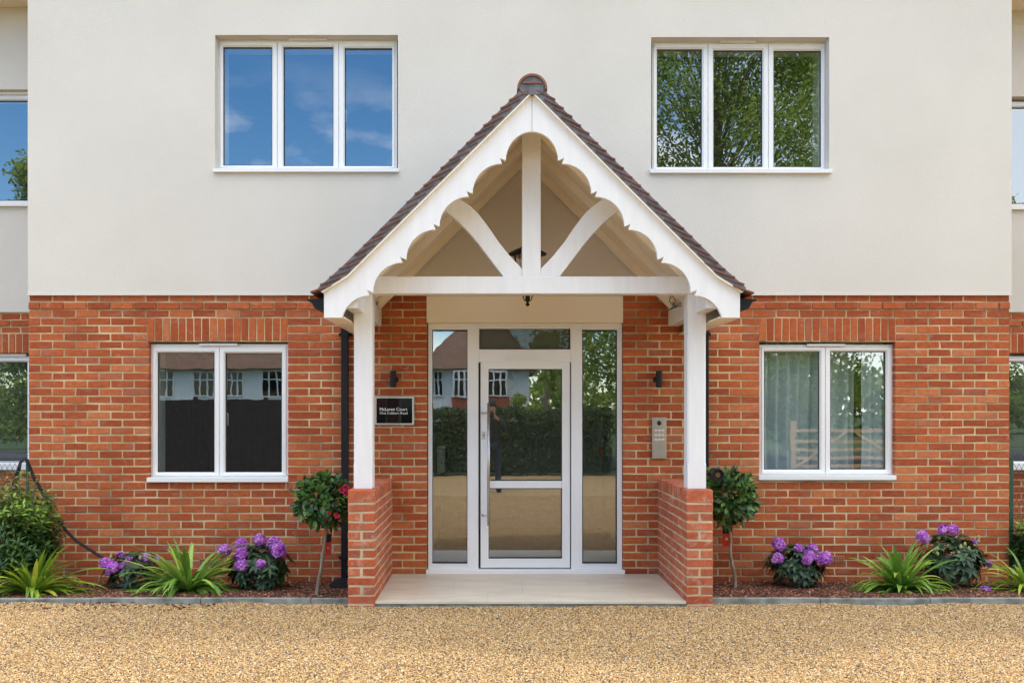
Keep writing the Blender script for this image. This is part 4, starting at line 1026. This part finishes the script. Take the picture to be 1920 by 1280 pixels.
rh(1492, 1097, 104, 74, [(1457, 1019, 16, -.05), (1448, 1042, 14, -.14), (1492, 1028, 13, -.08), (1505, 1036, 14, -.16), (1520, 1028, 14, -.04), (1528, 1042, 15, -.16), (1541, 1042, 14, -.1), (1499, 1042, 12, -.2)],
   'rhododendron with tightly grouped purple flowers beside the right standard tree', 23, nros=70)
rh(1782, 1096, 118, 98, [(1725, 1005, 16, -.05), (1767, 993, 13, -.02), (1778, 992, 11, -.06), (1787, 991, 11, 0), (1795, 994, 8, .03), (1843, 1053, 8, -.1), (1818, 1012, 6, -.1), (1820, 1096, 13, -.25)],
   'tall rhododendron with few purple flowers and many pale buds', 24, nros=85, buds=11)
# strap-leaved plants
strap_plant(B(62, 1112), 150, (.30, .66), .042, 'leaf_strap_yellow', 'yellow green strap leaved plant in front of the tall left shrub', 31, spread=(.2, 1.55))
strap_plant(B(352, 1106), 170, (.36, .74), .040, 'leaf_strap', 'wide spreading strap leaved plant between the two left rhododendrons', 32, spread=(.5, 1.6))
strap_plant(B(1688, 1104), 150, (.28, .56), .047, 'leaf_strap', 'strap leaved plant with broad arching leaves left of the tall rhododendron', 33, spread=(.15, 1.55))
strap_plant(B(1925, 1104), 60, (.32, .60), .040, 'leaf_strap_yellow', 'strap leaved plant cut off by the right edge beside the green fence post', 34, spread=(.3, 1.5))

def standard_tree(base, top, crown_c, rad, label, seed, flowers=(), knotty=0, nl=950):
    random.seed(seed); t = thing('standard_tree', base, label, 'small tree', 'clipped standard trees beside the porch')
    base = Vector(base); top = Vector(top); c = Vector(crown_c)
    pts = [base + (top - base) * k / 8 + Vector((random.uniform(-.004, .004) + .012 * math.sin(k * 1.1) * knotty, 0, 0)) for k in range(9)]
    tr = MB().tube([base - Vector((0, 0, .04))] + pts + [c], [.020] + [.017 - .0006 * k for k in range(9)] + [.007], 10)
    for i in range(22):
        d = rv().normalized(); p0 = top + (c - top) * random.uniform(0, 1); tr.tube([p0, p0 * .5 + (c + d * rad * .8) * .5 + Vector((0, 0, -.01)), c + d * rad * .85], [.006, .004, .002], 5)
    tr.build('trunk', 'trunk', t, smooth=True)
    lf = MB()
    for i in range(nl):
        d = rv().normalized(); k = random.uniform(.35, 1.0) ** .5
        bump = 1 + .16 * mnoise.noise(d * 2.2 + Vector((seed, 0, 0)))
        o = Vector((d.x * rad * 1.02, d.y * rad, d.z * rad * .98)) * k * bump
        if d.z < -.65 and random.random() < .4: continue
        dd = (d + rv(.55) + Vector((0, 0, -.15))).normalized(); nn = (d + rv(.35) + Vector((0, 0, .5)))
        lf.leaf(c + o, dd, nn, random.uniform(.055, .088), random.uniform(.03, .046), random.random() * (.8 if k < .9 else 1), curl=.2)
    # stray shoots
    for i in range(9):
        d = rv().normalized(); d.z = abs(d.z) * .9 + .05; p = c + d * rad * 1.02
        for q_ in range(5): lf.leaf(p + d * .014 * q_, (d + rv(.5)).normalized(), rv(), .055, .026, random.uniform(.5, 1))
    lf.build('crown', 'leaf_dark', t)
    for (fx, fy, fz, fr) in flowers:
        f = MB(); p = Vector((fx, fy, fz))
        for ly in range(3):
            for k in range(6):
                a = k * PI / 3 + ly * .5; o = Vector((math.cos(a), -.25 - .3 * ly, math.sin(a))).normalized()
                f.leaf(p, o, Vector((0, -1, .3)) + o * .3, fr * (1 - .2 * ly), fr * .8, random.random(), curl=-.35)
        f.build('flower', 'petal_pink', t)
    return t
b1 = B(594, 1116, -.035); D1 = DW + b1.y - .0
def at(px, py, D): return Vector((PX(px, D), D - DW, PZ(py, D)))
c1 = at(608, 938, D1); r1 = 49 * D1 / F
fl = [(at(641, 918, D1 - .2), .030), (at(649, 913, D1 - .15), .036), (at(649, 923, D1 - .18), .03), (at(617, 961, D1 - .22), .022), (at(632, 966, D1 - .22), .032), (at(584, 937, D1 - .2), .012), (at(613, 974, D1 - .2), .012)]
standard_tree(b1, at(613, 990, D1), c1, r1 * 1.02, 'standard camellia with pink flowers and a leaning stem left of the porch', 41, [(v.x, v.y, v.z, r_) for v, r_ in fl])
b2 = B(1378, 1099, -.045); D2 = DW + b2.y
standard_tree(b2, at(1366, 985, D2), at(1365, 932, D2), 50 * D2 / F, 'flowerless standard tree with a round crown right of the porch', 42, knotty=1)
def plant_tag(p, w, h, label):
    t = thing('plant_label', tuple(p), label, 'plant label', 'red plant labels on the standard trees'); x, y, z = p
    MB().box(x - w / 2, x + w / 2, y, y + .002, z - h * .62, z).build('label_card', 'tag_red', t)
    MB().box(x - w / 2, x + w / 2, y, y + .002, z + .0003, z + h * .38).build('label_header', 'black', t)
    MB().add([(x - w * .1 + w * .22 * math.cos(a * PI / 5) * (1 if a % 2 else .5), y - .002, z - h * .25 + w * .22 * math.sin(a * PI / 5) * (1 if a % 2 else .5)) for a in range(10)], [tuple(range(10))]).build('label_print', 'tag_yellow', t)
    MB().tube([(x, y, z + h * .37), (x - .01, y + .01, z + h * .6)], .0015, 5).build('label_tie', 'black', t)
plant_tag(at(616, 1018, D1 + .06) + Vector((0, 0, .01)), .048, .19, 'red and black label hanging from the pink flowered camellia')
plant_tag(at(1364, 1000, D2 + .05), .09, .19, 'red and black label hanging from the flowerless standard tree')

# tall shrub on the far left, climber on the far right
def shrub(base, w, h, n, label, seed, name='evergreen_shrub', top_light=True, dp=.5):
    random.seed(seed); t = thing(name, base, label, 'shrub'); base = Vector(base); st_ = MB(); lf = MB()
    for i in range(n):
        a = random.uniform(0, 2 * PI); rr = math.sqrt(random.random()); hh = random.uniform(.25, 1.0)
        env = .5 + .5 * math.sin(min(1, hh * 1.15) * PI * .75)
        tip = base + Vector((math.cos(a) * rr * w * .5 * env, math.sin(a) * rr * w * dp * env, h * hh * (1 - .25 * rr)))
        mid = base + (tip - base) * .5 + Vector((0, 0, .03)); st_.tube([base + Vector((random.uniform(-.04, .04), 0, 0)), mid, tip], [.006, .004, .002], 5)
        d = (tip - mid).normalized(); zf = (tip.z - base.z) / h
        for k in range(26):
            p = mid + (tip - mid) * (k / 25) + rv(.006); aa = k * 2.4
            u = d.orthogonal().normalized(); v = d.cross(u); o = u * math.cos(aa) + v * math.sin(aa)
            lt = random.uniform(.0, .6) + (.4 if (zf > .55 and k > 13) else 0)
            lf.leaf(p, (o + d * .5).normalized(), (d - o * .4), random.uniform(.055, .085), random.uniform(.016, .025), min(1, lt), curl=.25)
    lf.build('foliage', 'leaf_shrub', t); st_.build('stem', 'trunk', t)
    return t
shrub(tuple(at(38, 1100, 7.95)), .74, 1.10, 330, 'tall evergreen shrub with pale new shoots at the far left', 51)
shrub(tuple(at(1928, 1085, 8.5)), .40, .75, 70, 'thin leafy shrub behind the wire fence at the far right', 52)

# small posy and orange pot bits among the far-left leaves
pb = at(40, 1108, 7.6)

# ---- black cable bundle over the left fence, sagging to the bed
cb = thing('black_cable', tuple(at(45, 862, 8.3)), 'black cable bundle hanging from the left fence post down to the bed', 'cable')
cm = MB()
P_ = [(40, 866), (47, 862), (53, 872), (62, 895), (75, 918), (93, 950), (115, 985), (140, 1012), (165, 1029), (182, 1040), (196, 1049)]
def smooth_path(P, n=5):
    out = []
    for i in range(len(P) - 1):
        p0, p1, p2, p3 = P[max(i - 1, 0)], P[i], P[i + 1], P[min(i + 2, len(P) - 1)]
        for k in range(n):
            t = k / n; out.append(tuple(.5 * (2 * b + (c - a) * t + (2 * a - 5 * b + 4 * c - d) * t * t + (3 * b - a - 3 * c + d) * t ** 3) for a, b, c, d in zip(p0, p1, p2, p3)))
    return out + [P[-1]]
P_ = smooth_path(P_)
for off in (0, 1, 2):
    cm.tube([at(x + off * .8, y - off * 1.8 * (1 if i < 25 else .5), 8.2 + .012 * off) for i, (x, y) in enumerate(P_)], .009, 6)
for off in (0, 1, 2, 3):
    cm.tube([at(50 - off, 864, 8.36), at(38 + off, 862, 8.33), at(32 + off * 2, 880, 8.3), at(24 + off * 3, 905, 8.3), at(22 + off * 2, 925, 8.32)], .005, 6)
cm.build('cable_strand', 'black', cb, smooth=True)

# ---- wire fences beside the block
def fence(x0, x1, y, ztop, label, px):
    t = thing('wire_fence', (px, y, -.1), label, 'fence', 'chain link fences beside the building')
    for x in (px, x1 if abs(x1 - px) > abs(x0 - px) else x0):
        MB().box(x - .021, x + .021, y - .02, y + .02, -.1, ztop + .02).box(x - .024, x + .024, y - .023, y + .023, ztop + .02, ztop + .028).build('post', 'green_post', t, bevel=.003)
    m = MB(); s = .05; z0 = .0; n = int((x1 - x0) / s)
    h = ztop - z0; k_ = int(h / s)
    for i in range(n):
        xa = x0 + i * s
        pts = [(xa + (s * .5 if q % 2 else 0), y + (.002 if q % 2 else -.002), z0 + q * s) for q in range(k_ + 1)]
        m.tube(pts, .0018, 4); m.tube([(xa + (0 if q % 2 else s * .5) - s * .5 + .0, yy, zz) for q, (xx, yy, zz) in enumerate(pts)], .0018, 4)
    m.tube([(x0, y - .003, ztop), (x1, y - .003, ztop)], .003, 5); m.tube([(x0, y - .003, ztop * .5), (x1, y - .003, ztop * .5)], .002, 5)
    m.build('wire_mesh', 'wire', t)
    return t
fence(-7.0, -4.51, .06, PZ(866, DW + .06), 'dark chain link fence with green post at the left corner of the block', -4.49)
fence(4.99, 7.2, .03, PZ(862, DW + .03), 'dark chain link fence with green post at the right corner of the block', 4.98)

# ---- inside: curtains, tap, letter box, notices
def curtain(x0, x1, z0, z1, y, folds, label, seed):
    random.seed(seed); m = MB(); n = folds * 10; vs = []
    ph = [random.uniform(0, 6) for _ in range(4)]
    for k in range(13):
        z = z0 + (z1 - z0) * k / 12
        for i in range(n + 1):
            u = i / n; x = x0 + (x1 - x0) * u + .01 * math.sin(k * .5 + ph[0]) * (1 - k / 12)
            yy = y + .035 * math.sin(u * folds * 2 * PI + ph[1] + .5 * math.sin(k * .3)) + .012 * math.sin(u * folds * 5 + ph[2])
            vs.append((x, yy, z))
    fs = [(k * (n + 1) + i, k * (n + 1) + i + 1, (k + 1) * (n + 1) + i + 1, (k + 1) * (n + 1) + i) for k in range(12) for i in range(n)]
    m.add(vs, fs); o = m.build('curtain', 'sheer', smooth=True); tag(o, label, 'curtain', 'sheer curtains in the right ground floor window'); return o
cz0, cz1 = PZ(899, DL), PZ(640, DL)
curtain(PX(1425, 8.8), PX(1546, 8.8), cz0, cz1, .20, 6, 'wide grey blue sheer curtain behind the left pane', 61)
curtain(PX(1610, 8.8), PX(1675, 8.8), cz0, cz1, .19, 3, 'narrow pale sheer curtain at the right edge of the right pane', 62)
curtain(PX(1550, 8.8), PX(1608, 8.8), cz0, cz1, .34, 2, 'sheer curtain hanging further back behind the middle of the right pane', 63)
# kitchen tap behind left wing window
tp = thing('kitchen_tap', tuple(at(41, 845, 10.5)), 'curved black kitchen tap behind the left wing window', 'tap')
p = at(48, 846, 10.4)
MB().tube([p + Vector(v) for v in ((0, 0, 0), (0, 0, .2), (-.01, 0, .24), (-.04, 0, .27), (-.075, 0, .265), (-.10, 0, .23), (-.105, 0, .17))], .011, 8).build('spout', 'dark_metal', tp, smooth=True)
MB().lathe(tuple(p), [(.022, -.03), (.022, 0), (.014, .02)], 10).box(p.x - .14, p.x + .02, p.y - .012, p.y + .012, p.z - .03, p.z - .015).build('base', 'dark_metal', tp)
tpw = MB().box(-6.5, -5.2, WY + .35, WY + .95, p.z - .07, p.z - .032); tag(tpw.build('worktop', 'interior_floor'), 'dark kitchen worktop behind the left wing window', 'worktop')
# letter box and notices in the hall
lb = thing('letter_box', (PX(827, 9.2), .68, .9), 'grey letter box unit inside the left side light', 'letter box')
MB().box(PX(820, 9.2), PX(834, 9.2), .66, .80, PZ(886, 9.2), PZ(838, 9.2)).build('cabinet', 'white_board', lb, bevel=.004)
MB().box(PX(821, 9.2), PX(835, 9.2), .645, .66, PZ(840, 9.2), PZ(835, 9.2)).build('flap', 'steel', lb)
nt1 = MB().box(PX(1126, 9.6), PX(1133, 9.6), 1.2, 1.205, PZ(850, 9.6), PZ(838, 9.6)); tag(nt1.build('notice', 'sign_red'), 'small red notice on the hall wall', 'notice')
nt2 = MB().box(PX(1138, 9.6), PX(1143, 9.6), 1.2, 1.205, PZ(850, 9.6), PZ(836, 9.6)); tag(nt2.build('notice', 'sign_green'), 'small green notice on the hall wall', 'notice')

# ================================================================== ACROSS THE DRIVE (seen mirrored in the glass)
def crown_leaves(mb, c, rad, n, size, squash=.8):
    for i in range(n):
        d = rv().normalized(); k = random.random() ** .45
        p = c + Vector((d.x * rad, d.y * rad, d.z * rad * squash)) * k
        mb.leaf(p, rv().normalized(), Vector((0, .3, 1)) + rv(.6), size * random.uniform(.7, 1.3), size * .55, random.random(), seg=1)
def big_tree(base, h, w, label, seed, clumps=70, nl=230, size=.24, low=.25):
    random.seed(seed); t = thing('broadleaf_tree', base, label, 'tree', 'trees across the drive'); base = Vector(base)
    tr = MB().tube([base, base + Vector((.1, 0, h * .2)), base + Vector((-.1, .1, h * .45)), base + Vector((.15, 0, h * .55))], [.30, .24, .16, .04], 10)
    lf = MB()
    for i in range(clumps):
        a = random.uniform(0, 2 * PI); zf = random.uniform(low, 1.0); env = math.sin(PI * min(1, (zf - low) / (1 - low) * .8 + .2)) ** .6
        rr = w * .5 * env * math.sqrt(random.uniform(.1, 1)); p = base + Vector((math.cos(a) * rr, math.sin(a) * rr * .8, h * zf))
        s0 = base + Vector((0, 0, h * min(.75, zf * .7))); tr.tube([s0, s0 * .5 + p * .5 + Vector((0, 0, .3)), p], [.022, .014, .006], 5)
        crown_leaves(lf, p, random.uniform(.55, 1.15) * w / 9, nl, size)
    tr.build('trunk', 'trunk', t); lf.build('crown', 'leaf_tree', t)
big_tree((6.9, -18.5, -.1), 15.0, 13.5, 'large leafy tree across the drive facing the right windows', 71, 215, 430, size=.145, low=.12)
big_tree((-14.5, -18.5, -.1), 10.6, 6.4, 'smaller bushy tree across the drive facing the left wing', 72, 80, 330, low=.08, size=.16)
big_tree((17.5, -20.0, -.1), 9.5, 7.0, 'round tree across the drive facing the right wing', 73, 70, 300, low=.08, size=.17)
big_tree((2.35, -31.0, -.1), 5.0, 3.0, 'low green tree beside the white house', 74, 44, 220, low=.1, size=.16)
big_tree((9.0, -24.0, -.1), 5.6, 8.0, 'low spreading tree behind the timber gate', 75, 80, 300, low=.08, size=.15)
random.seed(76)
fm = MB()
for i in range(210):
    x = -62 + 124 * i / 209 + random.uniform(-.5, .5); y = -58 + random.uniform(-3, 3)
    crown_leaves(fm, Vector((x, y, random.uniform(1, 4.2))), random.uniform(1.2, 2.2), 110, .7, 1.0)
tag(fm.build('distant_trees', 'leaf_tree'), 'mass of distant green trees beyond the white houses', 'trees', kind='stuff')
# hedge
random.seed(80)
hd = thing('hedge', (0, -13.8, -.05), 'dense dark hedge across the drive opposite the door', 'hedge')
hl = MB()
for i in range(26000):
    x = random.uniform(-3.6, 3.0); q_ = random.random()
    top = 1.52 + .10 * mnoise.noise(Vector((x * 1.3, 0, 0))) + .05 * mnoise.noise(Vector((x * 5, 1, 0)))
    if q_ < .3: y, z = random.uniform(-14.6, -13.6), top + random.uniform(-.12, .09)
    else: y, z = -13.6 + random.uniform(-.25, .07) + .1 * mnoise.noise(Vector((x * 2, 0, random.random() * 2))), random.uniform(.05, top)
    hl.leaf(Vector((x, y, z)), rv().normalized(), Vector((0, .6, .5)) + rv(.5), random.uniform(.06, .1), .045, random.random() ** 1.5, seg=1)
hl.build('foliage', 'leaf_hedge', hd)
hs = MB()
for i in range(40):
    x = random.uniform(-3.5, 2.9); hs.tube([(x, -14.1, -.1), (x + random.uniform(-.2, .2), -14, .8), (x + random.uniform(-.3, .3), -13.9, 1.4)], [.03, .02, .008], 5)
hs.box(-3.5, 2.9, -14.35, -13.85, .0, 1.3)
hs.build('stem', 'soil', hd)
def board_fence(x0, x1, y, h, mt, label, group=None):
    t = thing('board_fence', ((x0 + x1) / 2, y, -.1), label, 'fence', group); m = MB(); x = x0
    while x < x1: m.box(x + .004, min(x + .14, x1), y, y + .022 , -.08, h + random.uniform(-.004, .004)); x += .14
    m.build('boards', mt, t); p_ = MB()
    x = x0
    while x <= x1 + .01: p_.box(x - .05, x + .05, y - .1, y - .002, -.1, h + .06); x += 1.8
    p_.build('post', mt, t)
board_fence(-13.0, -3.9, -13.9, 1.86, 'fence_dark', 'dark stained board fence across the drive')
board_fence(3.1, 3.9, -13.2, 1.45, 'fence_brown', 'short brown board fence at the end of the hedge')
# five bar gate
gt = thing('timber_gate', (9.2, -13.8, -.05), 'pale timber five bar gate across the drive', 'gate')
gx0, gx1 = 7.55, 10.6
m = MB()
for z in (.18, .38, .58, .80, 1.08): m.box(gx0, gx1, -13.82, -13.79, z - .04, z + .04)
m.build('rail', 'oak', gt)
MB().tube([(gx0 + .1, -13.78, .16), (gx0 + 1.4, -13.78, 1.06)], .04, 4).tube([(gx1 - .1, -13.78, .16), (gx0 + 1.6, -13.78, 1.06)], .04, 4).build('brace', 'oak', gt)
MB().box(gx0 - .02, gx0 + .10, -13.84, -13.75, .05, 1.32).build('stile', 'oak', gt); MB().box(gx1 - .1, gx1, -13.84, -13.75, .05, 1.2).build('stile', 'oak', gt)
# white houses
def house(x0, x1, y, eave, ridge, label, bays, seed):
    t = thing('white_house', ((x0 + x1) / 2, y, -.1), label, 'house', 'white houses across the road')
    dp = 8
    MB().box(x0, x1, y - dp, y, -.1, eave).build('wall', 'far_white', t)
    o = .5; hm = 2.8
    MB().add([(x0 - o, y + o, eave - .05), (x1 + o, y + o, eave - .05), (x1 + o, y - dp - o, eave - .05), (x0 - o, y - dp - o, eave - .05), (x0 + hm, y - dp / 2, ridge), (x1 - hm, y - dp / 2, ridge)],
             [(0, 1, 5, 4), (1, 2, 5), (2, 3, 4, 5), (3, 0, 4), (0, 3, 2, 1)]).build('roof', 'roof_far', t)
    MB().box((x0 + x1) / 2 - .5, (x0 + x1) / 2 + .5, y - dp / 2 - .4, y - dp / 2 + .4, ridge - .5, ridge + .9).build('chimney', 'terracotta', t)
    for bx, w_, bay in bays:
        yy = y + (.45 if bay else .0)
        if bay: MB().box(bx - w_ / 2 - .1, bx + w_ / 2 + .1, y + .002, yy, .5, eave - 1.45).build('bay_panel', 'far_red', t)
        if bay: MB().box(bx - w_ / 2 - .06, bx + w_ / 2 + .06, y + .002, yy - .05, eave - 1.45, eave - .12).build('bay_wall', 'far_white', t)
        n = 3; f = MB().ring(bx - w_ / 2, bx + w_ / 2, eave - 1.42, eave - .15, .06, yy + .001, yy + .06)
        for i in range(1, n): f.box(bx - w_ / 2 + w_ * i / n - .04, bx - w_ / 2 + w_ * i / n + .04, yy + .002, yy + .058, eave - 1.4, eave - .2)
        f.box(bx - w_ / 2 + .05, bx + w_ / 2 - .05, yy + .003, yy + .05, eave - .62, eave - .56)
        wf = f.build('window', 'far_white', t)
        MB().box(bx - w_ / 2 + .03, bx + w_ / 2 - .03, yy + .0005 - .01, yy + .01, eave - 1.4, eave - .18).build('pane', 'sign_black', wf)
    MB().tube([(x0 + (x1 - x0) * .62, y + .08, 0), (x0 + (x1 - x0) * .62, y + .08, eave)], .05, 6).build('downpipe', 'black', t)
HY = -35.5; HD = DW - HY
def hx2(px): return PX(px, HD)
house(hx2(190), hx2(748), HY, 3.72, 7.1, 'long white house with brown roof and bay windows opposite the left windows', [(hx2(303), 1.1, 0), (hx2(381), 1.05, 0), (hx2(438), .9, 0), (hx2(511), 1.15, 0), (hx2(640), 1.6, 1), (hx2(705), 1.3, 1)], 1)
house(hx2(800), hx2(992), HY, 3.72, 7.6, 'narrow white house with a red tiled bay opposite the door', [(hx2(818), .7, 0), (hx2(866), .8, 1), (hx2(932), 1.0, 1)], 2)

# ---- the photographer, standing just behind the lens; shows only as a reflection in the door glass
def skin_mesh(name, verts, edges, radii, mt, parent, sub=2):
    me = bpy.data.meshes.new(name); org = ORG[parent]; me.from_pydata([Vector(v) - org for v in verts], edges, [])
    o = bpy.data.objects.new(name, me); COL.objects.link(o); o.parent = parent; ORG[o] = org
    md = o.modifiers.new('skin', 'SKIN'); me.skin_vertices.new() if not me.skin_vertices else None
    for v, r_ in zip(me.skin_vertices[0].data, radii): v.radius = r_ if isinstance(r_, tuple) else (r_, r_)
    me.skin_vertices[0].data[0].use_root = True
    sb = o.modifiers.new('sub', 'SUBSURF'); sb.levels = sub; sb.render_levels = sub; me.materials.append(M[mt]); return o
px0, py0 = -.035, -9.02
per = thing('person', (px0, py0, GZ), 'photographer in dark clothes holding a camera at eye level, reflected in the door', 'person')
def Q(x, y, z): return (px0 + x, py0 + y, z)
V = [Q(0, 0, .93), Q(0, 0, 1.10), Q(0, .0, 1.30), Q(0, .01, 1.44), Q(0, .01, 1.50), Q(0, .03, 1.60), Q(0, .03, 1.70),
     Q(-.10, 0, .88), Q(-.12, .03, .48), Q(-.13, 0, .06), Q(-.14, .10, -.01), Q(.10, 0, .88), Q(.12, .03, .48), Q(.14, 0, .06), Q(.16, .10, -.01),
     Q(-.19, 0, 1.39), Q(-.27, .12, 1.20), Q(-.08, .30, 1.46), Q(.19, 0, 1.39), Q(.27, .12, 1.20), Q(.08, .30, 1.46)]
E = [(0, 1), (1, 2), (2, 3), (3, 4), (4, 5), (5, 6), (0, 7), (7, 8), (8, 9), (9, 10), (0, 11), (11, 12), (12, 13), (13, 14), (3, 15), (15, 16), (16, 17), (3, 18), (18, 19), (19, 20)]
RR = [(.10, .07), (.10, .07), (.12, .08), (.08, .08), (.055, .055), (.085, .10), (.07, .085), .09, .06, .045, .04, .09, .06, .045, .04, .065, .045, .032, .065, .045, .032]
skin_mesh('body', V, E, RR, 'skin', per)
skin_mesh('jacket', [Q(0, 0, .86), Q(0, 0, 1.10), Q(0, 0, 1.30), Q(0, .005, 1.43), Q(-.19, 0, 1.39), Q(-.27, .12, 1.20), Q(-.12, .26, 1.41), Q(.19, 0, 1.39), Q(.27, .12, 1.20), Q(.12, .26, 1.41)],
          [(0, 1), (1, 2), (2, 3), (3, 4), (4, 5), (5, 6), (3, 7), (7, 8), (8, 9)], [(.17, .13), (.16, .12), (.19, .13), (.10, .10), .08, .06, .045, .08, .06, .045], 'jacket', per)
skin_mesh('trousers', [Q(0, 0, .95), Q(-.10, 0, .88), Q(-.12, .03, .48), Q(-.13, 0, .08), Q(.10, 0, .88), Q(.12, .03, .48), Q(.14, 0, .08)], [(0, 1), (1, 2), (2, 3), (0, 4), (4, 5), (5, 6)],
          [(.16, .13), .105, .075, .065, .105, .075, .065], 'jeans', per)
for s_ in (-1, 1): MB().tube([(px0 + s_ * .135, py0 - .06, .0), (px0 + s_ * .14, py0 + .05, .015), (px0 + s_ * .15, py0 + .19, -.01)], [.052, .058, .04], 10).build('shoe', 'black', per, smooth=True)
MB().lathe((px0, py0 + .015, 0), [(.02, 1.795), (.06, 1.785), (.088, 1.74), (.095, 1.68), (.090, 1.64)], 14).build('hair', 'hair', per, smooth=True)
for s_ in (-1, 1):
    for k in range(4):
        x = px0 + s_ * (.075 - .0 * k); z = 1.50 - .02 * k
        MB().tube([(x, py0 + .29, z), (x - s_ * .02, py0 + .345, z + .004), (x - s_ * .045, py0 + .355, z + .002)], [.010, .009, .007], 6).build('finger', 'skin', per, smooth=True)
    MB().tube([(px0 + s_ * .08, py0 + .30, 1.45), (px0 + s_ * .05, py0 + .30, 1.425), (px0 + s_ * .025, py0 + .32, 1.42)], [.012, .011, .009], 6).build('thumb', 'skin', per, smooth=True)
cmr = thing('hand_camera', (px0, py0 + .30, 1.5), 'black camera held up by the photographer', 'camera')
MB().box(px0 - .065, px0 + .065, py0 + .27, py0 + .33, 1.435, 1.525).box(px0 - .025, px0 + .025, py0 + .275, py0 + .325, 1.525, 1.55).build('camera_body', 'black', cmr, bevel=.006)
MB().lathe((px0, py0 + .33, 1.48), [(.032, .0), (.034, .05), (.030, .07), (.001, .071)], 16, 'y').build('camera_lens', 'lens', cmr)
